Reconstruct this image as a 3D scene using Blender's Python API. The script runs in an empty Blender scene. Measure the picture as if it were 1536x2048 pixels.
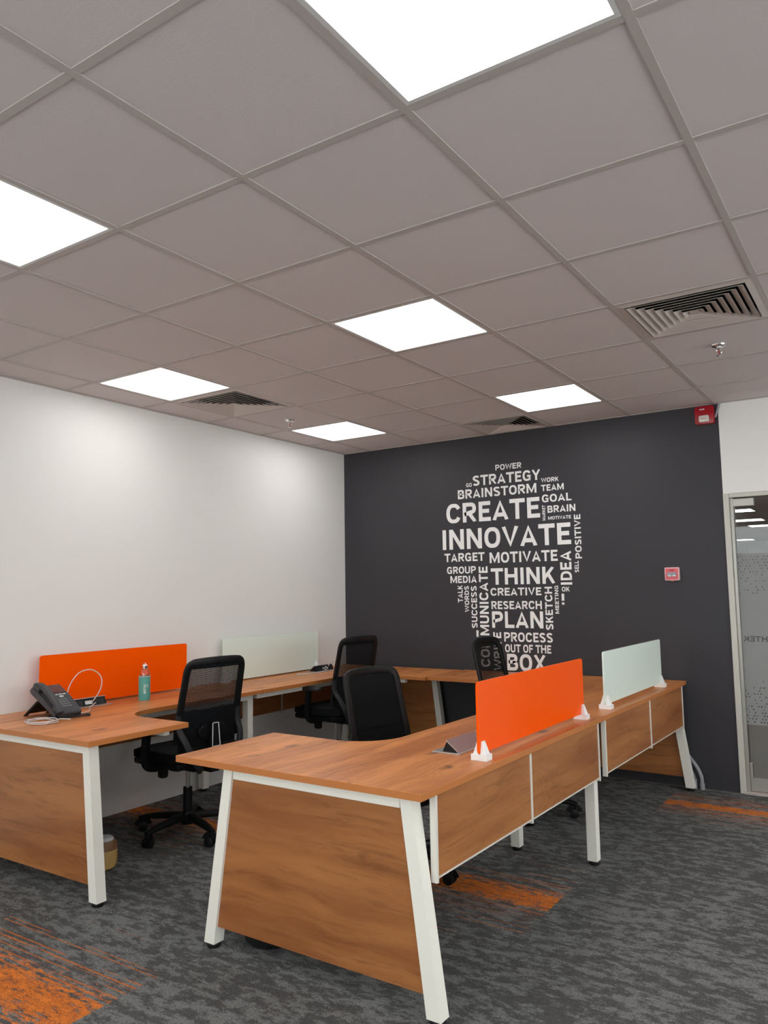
import bpy, bmesh, math, random
from mathutils import Vector, Matrix
random.seed(7)
S = bpy.context.scene
COL = S.collection

# ------------------------------------------------------------------ camera
FPX, YAW, PIT, ROL = 1547.35, -0.58557, 0.100714, -0.015766
CAM = Vector((4.32785, -5.85179, 1.41039))
H = 2.699          # ceiling height
ZT = 0.739         # desk top height
cy, sy = math.cos(YAW), math.sin(YAW); cp, sp = math.cos(PIT), math.sin(PIT)
fw = Vector((sy*cp, cy*cp, sp)); rt = Vector((cy, -sy, 0)); up = rt.cross(fw)
c_, s_ = math.cos(ROL), math.sin(ROL)
R_ = c_*rt + s_*up; U_ = -s_*rt + c_*up
cam = bpy.data.cameras.new('camera')
cam.sensor_fit = 'HORIZONTAL'; cam.sensor_width = 36.0
cam.lens = FPX/1536*36.0
cam.clip_start = 0.02; cam.clip_end = 100
camo = bpy.data.objects.new('camera', cam); COL.objects.link(camo)
M = Matrix(((R_.x, U_.x, -fw.x, CAM.x), (R_.y, U_.y, -fw.y, CAM.y), (R_.z, U_.z, -fw.z, CAM.z), (0, 0, 0, 1)))
camo.matrix_world = M
S.camera = camo

# ------------------------------------------------------------------ world and exposure
w = bpy.data.worlds.new('world'); S.world = w; w.use_nodes = True
w.node_tree.nodes['Background'].inputs[0].default_value = (0.99, 0.99, 1.0, 1)
w.node_tree.nodes['Background'].inputs[1].default_value = 4.8
S.view_settings.view_transform = 'Standard'
S.view_settings.look = 'None'
S.view_settings.gamma = 1.0
S.view_settings.exposure = 0.45
S.view_settings.use_curve_mapping = False
PANEL_POWER = 4.9      # emission of the square LED ceiling panels
try:
    S.cycles.max_bounces = 8; S.cycles.diffuse_bounces = 5; S.cycles.transparent_max_bounces = 24
    S.cycles.sample_clamp_indirect = 6
except Exception: pass

# ------------------------------------------------------------------ materials
def mat(name, col, rough=0.5, metal=0.0, spec=0.5, emit=None, coat=0.0, trans=0.0, bump=None, var=None, alpha=None):
    m = bpy.data.materials.new(name); m.use_nodes = True
    nt = m.node_tree; b = nt.nodes['Principled BSDF']
    b.inputs['Base Color'].default_value = (*col, 1)
    b.inputs['Roughness'].default_value = rough
    b.inputs['Metallic'].default_value = metal
    b.inputs['Specular IOR Level'].default_value = spec
    b.inputs['Coat Weight'].default_value = coat
    b.inputs['Transmission Weight'].default_value = trans
    if alpha is not None: b.inputs['Alpha'].default_value = alpha
    if emit:
        b.inputs['Emission Color'].default_value = (*emit[0], 1)
        b.inputs['Emission Strength'].default_value = emit[1]
    tc = None
    if bump or var:
        tc = nt.nodes.new('ShaderNodeTexCoord')
    if bump:   # (scale, strength, distance)
        n = nt.nodes.new('ShaderNodeTexNoise'); n.inputs['Scale'].default_value = bump[0]; n.inputs['Detail'].default_value = 4
        nt.links.new(tc.outputs['Object'], n.inputs['Vector'])
        bp = nt.nodes.new('ShaderNodeBump'); bp.inputs['Strength'].default_value = bump[1]; bp.inputs['Distance'].default_value = bump[2]
        nt.links.new(n.outputs['Fac'], bp.inputs['Height']); nt.links.new(bp.outputs['Normal'], b.inputs['Normal'])
    if var:    # (scale, amount)
        n = nt.nodes.new('ShaderNodeTexNoise'); n.inputs['Scale'].default_value = var[0]; n.inputs['Detail'].default_value = 5
        nt.links.new(tc.outputs['Object'], n.inputs['Vector'])
        mx = nt.nodes.new('ShaderNodeMix'); mx.data_type = 'RGBA'
        mx.inputs[6].default_value = (*[c*(1-var[1]) for c in col], 1)
        mx.inputs[7].default_value = (*[min(1, c*(1+var[1])) for c in col], 1)
        nt.links.new(n.outputs['Fac'], mx.inputs[0]); nt.links.new(mx.outputs[2], b.inputs['Base Color'])
    return m

def sr(r, g, b):
    f = lambda c: (c/255/12.92) if c/255 <= 0.04045 else ((c/255+0.055)/1.055)**2.4
    return (f(r), f(g), f(b))

class NG:
    """tiny helper for building node graphs"""
    def __init__(s, m): s.nt = m.node_tree; s.b = s.nt.nodes['Principled BSDF']
    def n(s, t, **k):
        x = s.nt.nodes.new(t)
        for a, v in k.items(): setattr(x, a, v)
        return x
    def l(s, a, b): s.nt.links.new(a, b)
    def val(s, x, sock):
        if isinstance(x, (int, float)): sock.default_value = x
        else: s.l(x, sock)
    def math(s, op, a, b=0.0, c=None, clamp=False):
        x = s.n('ShaderNodeMath', operation=op, use_clamp=clamp); s.val(a, x.inputs[0]); s.val(b, x.inputs[1])
        if c is not None: s.val(c, x.inputs[2])
        return x.outputs[0]
    def noise(s, vec, scale, detail=4, rough=0.5, dist=0.0):
        x = s.n('ShaderNodeTexNoise'); x.inputs['Scale'].default_value = scale; x.inputs['Detail'].default_value = detail
        x.inputs['Roughness'].default_value = rough; x.inputs['Distortion'].default_value = dist
        s.l(vec, x.inputs['Vector']); return x.outputs['Fac']
    def scaled(s, vec, sc, loc=(0, 0, 0)):
        x = s.n('ShaderNodeMapping'); x.inputs['Scale'].default_value = sc; x.inputs['Location'].default_value = loc
        s.l(vec, x.inputs['Vector']); return x.outputs[0]
    def step(s, v, lo, hi):
        x = s.n('ShaderNodeMapRange', interpolation_type='SMOOTHSTEP'); s.val(v, x.inputs[0])
        s.val(lo, x.inputs[1]); s.val(hi, x.inputs[2]); return x.outputs[0]
    def mix(s, f, a, b, blend='MIX'):
        x = s.n('ShaderNodeMix', data_type='RGBA', blend_type=blend); s.val(f, x.inputs[0])
        for v, i in ((a, 6), (b, 7)):
            if isinstance(v, tuple): x.inputs[i].default_value = (*v, 1)
            else: s.l(v, x.inputs[i])
        return x.outputs[2]

def wood(name, axis, seed=0.0, tone=1.0):
    """orange-brown oak laminate with the grain along one axis"""
    m = mat(name, (0.4, 0.2, 0.1), rough=0.36, spec=0.5)
    g = NG(m); tc = g.n('ShaderNodeTexCoord').outputs['Object']
    a = [8.0, 8.0, 8.0]; a[axis] = 0.85
    v = g.scaled(tc, tuple(a), (seed, seed*1.7, seed*0.6))
    warp = g.noise(g.scaled(tc, tuple([1.8 if i == axis else 3.5 for i in range(3)]), (seed, 0, seed)), 1.0, 2)
    wv = g.n('ShaderNodeVectorMath', operation='ADD'); g.l(v, wv.inputs[0])
    cmb = g.n('ShaderNodeCombineXYZ'); k = g.math('MULTIPLY', warp, 0.9)
    for i in range(3):
        if i != axis: g.l(k, cmb.inputs[i])
    g.l(cmb.outputs[0], wv.inputs[1]); v = wv.outputs[0]
    broad = g.noise(v, 1.0, 4, 0.55)
    fine = g.noise(g.scaled(v, tuple([3.2 if i != axis else 1.6 for i in range(3)])), 1.5, 7, 0.68)
    pores = g.noise(g.scaled(tc, tuple([170 if i != axis else 7 for i in range(3)])), 1.0, 3, 0.6)
    c = g.mix(g.step(broad, 0.25, 0.72), sr(158, 94, 50), sr(200, 133, 77))
    c = g.mix(g.math('MULTIPLY', g.step(fine, 0.50, 0.72), 0.55), c, sr(118, 68, 36))
    # cathedral figure, only in places
    ringn = g.noise(g.scaled(tc, tuple([2.2 if i == axis else 5.0 for i in range(3)]), (seed*3, seed, 0)), 1.0, 1.5, 0.4)
    rings = g.math('SINE', g.math('MULTIPLY', ringn, 130.0))
    where = g.step(g.noise(g.scaled(tc, (1.4, 1.4, 1.4), (seed+4, 2, 1)), 1.0, 1), 0.55, 0.68)
    c = g.mix(g.math('MULTIPLY', g.math('MULTIPLY', g.step(rings, 0.1, 1.0), where), 0.28), c, sr(110, 62, 36))
    # knots: few, small and dark
    vo = g.n('ShaderNodeTexVoronoi'); vo.inputs['Scale'].default_value = 1.0
    kv = g.scaled(tc, tuple([3.2 if i == axis else 6.0 for i in range(3)]), (seed+0.3, seed*2+0.1, seed+0.7))
    kd = g.n('ShaderNodeVectorMath', operation='ADD'); g.l(kv, kd.inputs[0])
    cm2 = g.n('ShaderNodeCombineXYZ'); kk = g.math('MULTIPLY', g.noise(tc, 14, 2), 0.25)
    for i in range(3): g.l(kk, cm2.inputs[i])
    g.l(cm2.outputs[0], kd.inputs[1]); g.l(kd.outputs[0], vo.inputs['Vector'])
    sepc = g.n('ShaderNodeSeparateColor'); g.l(vo.outputs['Color'], sepc.inputs[0])
    pick = g.math('GREATER_THAN', sepc.outputs[0], 0.5)
    knot = g.math('MULTIPLY', g.math('SUBTRACT', 1.0, g.step(vo.outputs['Distance'], 0.02, 0.21)), pick)
    c = g.mix(g.math('MULTIPLY', knot, 0.85), c, sr(74, 38, 22))
    c = g.mix(g.math('MULTIPLY', g.step(pores, 0.56, 0.72), 0.22), c, sr(96, 54, 32))
    if tone != 1.0:  # tone brightens the lit faces and darkens the shaded ones
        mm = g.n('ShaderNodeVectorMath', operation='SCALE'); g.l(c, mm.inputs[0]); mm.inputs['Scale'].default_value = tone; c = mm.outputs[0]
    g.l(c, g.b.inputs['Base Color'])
    bp = g.n('ShaderNodeBump'); bp.inputs['Strength'].default_value = 0.08; bp.inputs['Distance'].default_value = 0.001
    g.l(pores, bp.inputs['Height']); g.l(bp.outputs[0], g.b.inputs['Normal'])
    g.l(g.math('ADD', 0.30, g.math('MULTIPLY', fine, 0.16)), g.b.inputs['Roughness'])
    return m

def carpet():
    m = mat('carpet', (0.08, 0.08, 0.08), rough=0.95, spec=0.15)
    g = NG(m); P = g.n('ShaderNodeNewGeometry').outputs['Position']
    sep = g.n('ShaderNodeSeparateXYZ'); g.l(P, sep.inputs[0]); X, Y = sep.outputs[0], sep.outputs[1]
    # thin vertical shifts make the blotches ragged along the rows of loops
    rag = g.noise(g.scaled(P, (30, 160, 1)), 1.0, 2, 0.7)
    b1 = g.noise(g.scaled(P, (10.5, 22.0, 1), (3, 1, 0)), 1.0, 9, 0.76)
    b2 = g.noise(g.scaled(P, (1.6, 3.2, 1), (9, 4, 0)), 1.0, 3)
    t = g.math('ADD', g.math('ADD', b1, g.math('MULTIPLY', g.math('SUBTRACT', rag, 0.5), 0.10)), g.math('MULTIPLY', g.math('SUBTRACT', b2, 0.5), 0.22))
    base = g.mix(g.step(t, 0.465, 0.555), sr(90, 91, 91), sr(131, 133, 133))
    base = g.mix(g.math('MULTIPLY', g.step(t, 0.60, 0.72), 0.5), base, sr(136, 138, 138))
    # orange woven patches: they start and stop at tile edges and fade across the rows
    patches = [(1.94, 2.94, -2.42, 0.17), (2.94, 3.94, -0.46, 0.12), (0.94, 1.94, -4.14, 0.20), (-0.06, 0.94, -2.38, 0.12), (4.94, 5.94, -2.0, 0.12), (3.94, 4.94, -6.7, 0.15)]
    D = None; Wd = None
    for (x0, x1, yc, wd) in patches:
        ins = g.math('MULTIPLY', g.math('GREATER_THAN', X, x0), g.math('LESS_THAN', X, x1))
        dy = g.math('DIVIDE', g.math('SUBTRACT', Y, yc), wd)
        q = g.math('MULTIPLY', dy, dy)
        e = g.math('MULTIPLY', g.math('EXPONENT', g.math('MULTIPLY', q, -1.0)), ins)
        dw = g.math('DIVIDE', g.math('SUBTRACT', Y, yc), 0.40)
        ew = g.math('MULTIPLY', g.math('EXPONENT', g.math('MULTIPLY', g.math('MULTIPLY', dw, dw), -1.0)), ins)
        D = e if D is None else g.math('ADD', D, e)
        Wd = ew if Wd is None else g.math('ADD', Wd, ew)
    on = g.noise(g.scaled(P, (13, 42, 1), (2, 8, 0)), 1.0, 8, 0.78)
    solid = g.step(g.math('ADD', on, g.math('MULTIPLY', D, 0.365)), 0.77, 0.82)
    line = g.noise(g.scaled(P, (0.0, 75, 0)), 1.0, 1, 0.5)
    brk = g.noise(g.scaled(P, (2.6, 40, 0), (1, 3, 0)), 1.0, 2)
    thin = g.math('MULTIPLY', g.step(g.math('ADD', line, g.math('MULTIPLY', Wd, 0.20)), 0.70, 0.75), g.math('GREATER_THAN', g.math('ADD', brk, g.math('MULTIPLY', Wd, 0.15)), 0.53))
    thin = g.math('MULTIPLY', thin, g.math('GREATER_THAN', Wd, 0.05))
    om = g.math('MAXIMUM', solid, g.math('MULTIPLY', thin, 0.75))
    oc = g.mix(g.step(on, 0.35, 0.65), sr(200, 104, 36), sr(246, 142, 60))
    c = g.mix(om, base, oc)
    loops = g.n('ShaderNodeTexVoronoi'); loops.inputs['Scale'].default_value = 1.0
    g.l(g.scaled(P, (260, 200, 260)), loops.inputs['Vector'])
    c = g.mix(g.math('MULTIPLY', g.step(loops.outputs['Distance'], 0.25, 0.75), 0.45), c, (0.02, 0.02, 0.02))
    g.l(c, g.b.inputs['Base Color'])
    bp = g.n('ShaderNodeBump'); bp.inputs['Strength'].default_value = 0.5; bp.inputs['Distance'].default_value = 0.003
    bp.invert = True
    g.l(loops.outputs['Distance'], bp.inputs['Height']); g.l(bp.outputs[0], g.b.inputs['Normal'])
    return m

M_CARPET = carpet()
M_WHITE = mat('white_paint', sr(242, 242, 240), rough=0.62, spec=0.3, bump=(5, 0.06, 0.01), var=(1.2, 0.012))
M_WALLL = mat('off_white_paint', sr(229, 228, 226), rough=0.42, spec=0.35, bump=(2.2, 0.12, 0.02), var=(0.9, 0.015))
M_DARK = mat('charcoal_paint', sr(56, 55, 60), rough=0.5, spec=0.35, bump=(2.5, 0.10, 0.02), var=(3, 0.05))
M_TILE = mat('ceiling_tile', sr(218, 210, 210), rough=0.95, spec=0.1, bump=(120, 0.25, 0.002), var=(90, 0.03))
M_TEE = mat('ceiling_tee_metal', sr(192, 184, 180), rough=0.55, spec=0.35)
M_VENT = mat('diffuser_metal', sr(205, 196, 190), rough=0.5, spec=0.4)
M_BLACKHOLE = mat('duct_black', (0.006, 0.006, 0.006), rough=0.9, spec=0.05)  # near-black colour stands in for shade inside recesses
M_LED = mat('led_diffuser', (0.9, 0.9, 0.9), rough=0.6, emit=((1.0, 0.985, 0.965), PANEL_POWER))
M_LIGHTFRAME = mat('light_frame_white', sr(222, 222, 222), rough=0.45)
M_STEELW = mat('white_powder_coat', sr(240, 238, 229), rough=0.42, spec=0.45, bump=(300, 0.04, 0.0005))
M_ALUW = mat('white_aluminium', sr(226, 222, 214), rough=0.38, metal=0.1)
M_CHROME = mat('chrome', (0.82, 0.82, 0.82), rough=0.16, metal=1.0)
M_ALU = mat('brushed_aluminium', (0.62, 0.61, 0.61), rough=0.36, metal=0.85)
M_LID = mat('rose_grey_aluminium', sr(186, 172, 172), rough=0.4, metal=0.5)
M_BLACK = mat('black_plastic', (0.005, 0.005, 0.0055), rough=0.45, spec=0.3, bump=(200, 0.1, 0.0005))
M_BLACKG = mat('glossy_black_plastic', (0.01, 0.01, 0.011), rough=0.18)
M_GREYPL = mat('charcoal_plastic', (0.018, 0.019, 0.021), rough=0.45, spec=0.4)
M_PHONE = mat('phone_plastic', (0.045, 0.044, 0.05), rough=0.42)
M_TRIM = mat('silver_trim', (0.85, 0.85, 0.85), rough=0.35, metal=0.2)
M_FABRIC = mat('black_fabric', (0.005, 0.006, 0.0075), rough=0.92, spec=0.2, bump=(350, 0.3, 0.001))
M_MESH = mat('black_mesh_strands', (0.004, 0.004, 0.005), rough=0.8, spec=0.15)
M_ORANGE = mat('orange_back_painted_glass', (1.0, 0.105, 0.001), rough=0.18, spec=0.1)
M_MINT = mat('pale_mint_glass', sr(228, 240, 231), rough=0.25, spec=0.3)
M_CLAMP = mat('white_plastic', sr(238, 238, 238), rough=0.35)
M_CORD = mat('grey_white_cord', sr(205, 198, 196), rough=0.45)
M_RED = mat('alarm_red_plastic', sr(168, 14, 30), rough=0.3)
M_PINK = mat('call_point_red', sr(228, 92, 104), rough=0.35)
M_LENS = mat('clear_lens', sr(225, 222, 215), rough=0.08, spec=0.8)
M_LETTER = mat('white_vinyl', sr(246, 246, 246), rough=0.5)
M_PIPE = mat('grey_conduit', sr(150, 152, 156), rough=0.5)
M_TEAL = mat('teal_neoprene', sr(96, 176, 168), rough=0.75, bump=(300, 0.15, 0.0005))
M_GLASS = mat('clear_glass', (0.95, 0.97, 0.96), rough=0.02, trans=1.0)
M_TAN = mat('tan_contents', sr(205, 168, 104), rough=0.5, var=(25, 0.15))
M_AMBER = mat('amber_brown_band', sr(128, 92, 62), rough=0.4, var=(18, 0.2))
M_LIDW = mat('grey_white_lid', sr(196, 198, 200), rough=0.4)
M_SCREEN = mat('phone_lcd', sr(96, 34, 28), rough=0.15)
M_KEY = mat('phone_key', sr(120, 122, 126), rough=0.5)
M_JAMB = mat('pale_grey_jamb', sr(206, 204, 196), rough=0.45)
M_SATIN = mat('satin_steel', sr(176, 174, 168), rough=0.35, metal=0.4)
M_STONE = mat('threshold_stone', sr(190, 178, 172), rough=0.6, var=(20, 0.15))
M_BROWNTILE = mat('beyond_floor_tile', sr(120, 90, 68), rough=0.3, var=(3, 0.15))
M_DIMWALL = mat('beyond_wall', sr(176, 178, 176), rough=0.6)
M_DARKPANE = mat('dark_pane', sr(60, 60, 70), rough=0.2)
W_Y = [wood('oak_laminate_lengthwise', 1, 0.0, 1.42), wood('oak_laminate_lengthwise_b', 1, 3.7, 1.36), wood('oak_laminate_lengthwise_c', 1, 7.3, 1.36), wood('oak_laminate_lengthwise_d', 1, 11.1, 1.36)]  # desk tops brightened, the light on them is in the colour
W_P = [wood('oak_laminate_panel', 1, 5.2, 0.80), wood('oak_laminate_panel_b', 1, 9.4, 0.80)]  # same oak darkened, shade on upright panels is in the colour
W_X = [wood('oak_laminate_crosswise', 0, 1.3, 0.76), wood('oak_laminate_crosswise_b', 0, 5.9, 0.76)]  # same oak darkened for end panels, their shade painted in
M_EDGE = mat('oak_edge_band', sr(190, 118, 62), rough=0.4, var=(6, 0.08))

# frosted film: milky, partly see-through
def film():
    m = bpy.data.materials.new('frosted_film'); m.use_nodes = True; nt = m.node_tree
    b = nt.nodes['Principled BSDF']; b.inputs['Base Color'].default_value = (*sr(190, 192, 192), 1); b.inputs['Roughness'].default_value = 0.6
    out = nt.nodes['Material Output']
    tr = nt.nodes.new('ShaderNodeBsdfTransparent'); tl = nt.nodes.new('ShaderNodeBsdfTranslucent'); tl.inputs[0].default_value = (0.7, 0.72, 0.72, 1)
    a = nt.nodes.new('ShaderNodeMixShader'); a.inputs[0].default_value = 0.45
    nt.links.new(b.outputs[0], a.inputs[1]); nt.links.new(tl.outputs[0], a.inputs[2])
    c = nt.nodes.new('ShaderNodeMixShader'); c.inputs[0].default_value = 0.22
    nt.links.new(a.outputs[0], c.inputs[1]); nt.links.new(tr.outputs[0], c.inputs[2]); nt.links.new(c.outputs[0], out.inputs[0])
    return m
M_FILM = film()
def pane_glass():
    m = bpy.data.materials.new('door_glass'); m.use_nodes = True; nt = m.node_tree
    out = nt.nodes['Material Output']; tr = nt.nodes.new('ShaderNodeBsdfTransparent'); tr.inputs[0].default_value = (0.86, 0.88, 0.87, 1)
    gl = nt.nodes.new('ShaderNodeBsdfGlossy'); gl.inputs['Roughness'].default_value = 0.02
    fr = nt.nodes.new('ShaderNodeFresnel'); fr.inputs[0].default_value = 1.5
    mx = nt.nodes.new('ShaderNodeMixShader'); nt.links.new(fr.outputs[0], mx.inputs[0])
    nt.links.new(tr.outputs[0], mx.inputs[1]); nt.links.new(gl.outputs[0], mx.inputs[2]); nt.links.new(mx.outputs[0], out.inputs[0])
    return m
M_PANE = pane_glass()

# ------------------------------------------------------------------ mesh helpers
def obj(name, bm, m, parent=None, kind=None, label=None, smooth=False, loc=None):
    bmesh.ops.recalc_face_normals(bm, faces=bm.faces)
    me = bpy.data.meshes.new(name); bm.to_mesh(me); bm.free()
    if isinstance(m, (list, tuple)):
        for q in m: me.materials.append(q)
    else: me.materials.append(m)
    if smooth:
        for p in me.polygons: p.use_smooth = True
        try: me.set_sharp_from_angle(angle=math.radians(40))
        except Exception: pass
    o = bpy.data.objects.new(name, me); COL.objects.link(o)
    if parent is not None: o.parent = parent
    if kind: o['kind'] = kind
    if label: o['label'] = label
    if loc: o.location = loc
    return o

def thing(name, label, cat, loc=(0, 0, 0), rz=0.0, group=None):
    o = bpy.data.objects.new(name, None); COL.objects.link(o); o.empty_display_size = 0.1
    o.location = loc; o.rotation_euler = (0, 0, rz); o['label'] = label; o['category'] = cat
    if group: o['group'] = group
    return o

def tag(o, label, cat, group=None):
    o['label'] = label; o['category'] = cat
    if group: o['group'] = group
    return o

def BM(): return bmesh.new()

def box(bm, x0, x1, y0, y1, z0, z1, bev=0.0, mtx=None, seg=2):
    r = bmesh.ops.create_cube(bm, size=1.0)
    vs = r['verts']
    bmesh.ops.scale(bm, vec=(abs(x1-x0), abs(y1-y0), abs(z1-z0)), verts=vs)
    bmesh.ops.translate(bm, vec=((x0+x1)/2, (y0+y1)/2, (z0+z1)/2), verts=vs)
    if bev > 0:
        es = list({e for v in vs for e in v.link_edges})
        r2 = bmesh.ops.bevel(bm, geom=es, offset=bev, segments=seg, affect='EDGES', profile=0.5)
        vs = list({v for f in r2['faces'] for v in f.verts} | {v for v in vs if v.is_valid})
    if mtx is not None: bmesh.ops.transform(bm, matrix=mtx, verts=[v for v in vs if v.is_valid])
    return vs

def prism(bm, pts, z0, z1, bev=0.0, mtx=None, mi=None):
    """extrude a polygon (list of xy) from z0 to z1; mtx maps xyz afterwards"""
    lo = [bm.verts.new((x, y, z0)) for x, y in pts]; hi = [bm.verts.new((x, y, z1)) for x, y in pts]
    n = len(pts); fs = [bm.faces.new(lo[::-1]), bm.faces.new(hi)]
    for i in range(n): fs.append(bm.faces.new((lo[i], lo[(i+1) % n], hi[(i+1) % n], hi[i])))
    if mi:
        for f in fs[2:]: f.material_index = mi
    vs = lo+hi
    if bev > 0:
        es = [e for e in fs[1].edges] + [e for e in fs[0].edges]
        r2 = bmesh.ops.bevel(bm, geom=es, offset=bev, segments=2, affect='EDGES', profile=0.5)
        vs = list({v for f in r2['faces'] for v in f.verts} | {v for v in vs if v.is_valid})
    if mtx is not None: bmesh.ops.transform(bm, matrix=mtx, verts=[v for v in vs if v.is_valid])
    return vs

def hexa(bm, bot, top):
    """solid between two quads (lists of 4 xyz)"""
    a = [bm.verts.new(p) for p in bot]; b = [bm.verts.new(p) for p in top]
    bm.faces.new(a[::-1]); bm.faces.new(b)
    for i in range(4): bm.faces.new((a[i], a[(i+1) % 4], b[(i+1) % 4], b[i]))

def cyl(bm, p0, p1, r0, r1=None, seg=20, cap=True):
    p0 = Vector(p0); p1 = Vector(p1); r1 = r0 if r1 is None else r1
    d = (p1-p0).normalized(); a = d.orthogonal().normalized(); b = d.cross(a)
    A = []; B = []
    for i in range(seg):
        t = 2*math.pi*i/seg; o = a*math.cos(t)+b*math.sin(t)
        A.append(bm.verts.new(p0+o*r0)); B.append(bm.verts.new(p1+o*r1))
    for i in range(seg): bm.faces.new((A[i], A[(i+1) % seg], B[(i+1) % seg], B[i]))
    if cap: bm.faces.new(A[::-1]); bm.faces.new(B)

def lathe(bm, prof, c=(0, 0, 0), seg=28):
    rings = []
    for r, z in prof:
        if r < 1e-6: rings.append([bm.verts.new((c[0], c[1], c[2]+z))])
        else: rings.append([bm.verts.new((c[0]+r*math.cos(2*math.pi*i/seg), c[1]+r*math.sin(2*math.pi*i/seg), c[2]+z)) for i in range(seg)])
    for A, B in zip(rings, rings[1:]):
        for i in range(seg):
            j = (i+1) % seg
            if len(A) == 1 and len(B) == 1: continue
            if len(A) == 1: bm.faces.new((A[0], B[j], B[i]))
            elif len(B) == 1: bm.faces.new((A[i], A[j], B[0]))
            else: bm.faces.new((A[i], A[j], B[j], B[i]))
    if len(rings[0]) > 1: bm.faces.new(rings[0][::-1])
    if len(rings[-1]) > 1: bm.faces.new(rings[-1])

def smoothpath(pts, n=6, closed=False):
    P = [Vector(p) for p in pts]; out = []; N = len(P)
    rng = range(N if closed else N-1)
    for i in rng:
        p0 = P[(i-1) % N] if closed else P[max(i-1, 0)]; p1 = P[i]; p2 = P[(i+1) % N]; p3 = P[(i+2) % N] if closed else P[min(i+2, N-1)]
        for k in range(n):
            t = k/n
            out.append(0.5*((2*p1)+(-p0+p2)*t+(2*p0-5*p1+4*p2-p3)*t*t+(-p0+3*p1-3*p2+p3)*t**3))
    if not closed: out.append(P[-1])
    return out

def sweep(bm, path, prof, closed=False, upv=None, scale=None):
    """sweep a closed 2D profile (list of (a,b)) along a path; a = along 'side', b = along 'up'"""
    P = [Vector(p) for p in path]; N = len(P); rings = []; prev = None
    for i in range(N):
        if closed: t = (P[(i+1) % N]-P[(i-1) % N])
        else: t = P[min(i+1, N-1)]-P[max(i-1, 0)]
        t.normalize()
        if upv is not None:
            u = Vector(upv); s = t.cross(u)
            if s.length < 1e-4: s = t.orthogonal()
            s.normalize(); u = s.cross(t)
        else:
            if prev is None: s = t.orthogonal().normalized()
            else:
                s = prev-t*prev.dot(t); s.normalize()
            prev = s; u = s.cross(t)
        k = scale[i] if scale else 1.0
        rings.append([bm.verts.new(P[i]+s*a*k+u*b*k) for a, b in prof])
    m = len(prof)
    for i in range(N if closed else N-1):
        A = rings[i]; B = rings[(i+1) % N]
        for j in range(m): bm.faces.new((A[j], A[(j+1) % m], B[(j+1) % m], B[j]))
    if not closed: bm.faces.new(rings[0][::-1]); bm.faces.new(rings[-1])

def circ(r, n=8): return [(r*math.cos(2*math.pi*i/n), r*math.sin(2*math.pi*i/n)) for i in range(n)]
def rrect(w, h, r, n=3):
    out = []
    for cx, cy2, a0 in ((w/2-r, h/2-r, 0), (-w/2+r, h/2-r, 90), (-w/2+r, -h/2+r, 180), (w/2-r, -h/2+r, 270)):
        for k in range(n+1):
            a = math.radians(a0+90*k/n); out.append((cx+r*math.cos(a), cy2+r*math.sin(a)))
    return out
def tube(bm, path, r, seg=8, closed=False): sweep(bm, path, circ(r, seg), closed)

def rect_plate(bm, w, h, t, r, mtx=None, bev=0.0):
    prism(bm, rrect(w, h, r, 5), -t/2, t/2, bev=bev, mtx=mtx)

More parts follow.
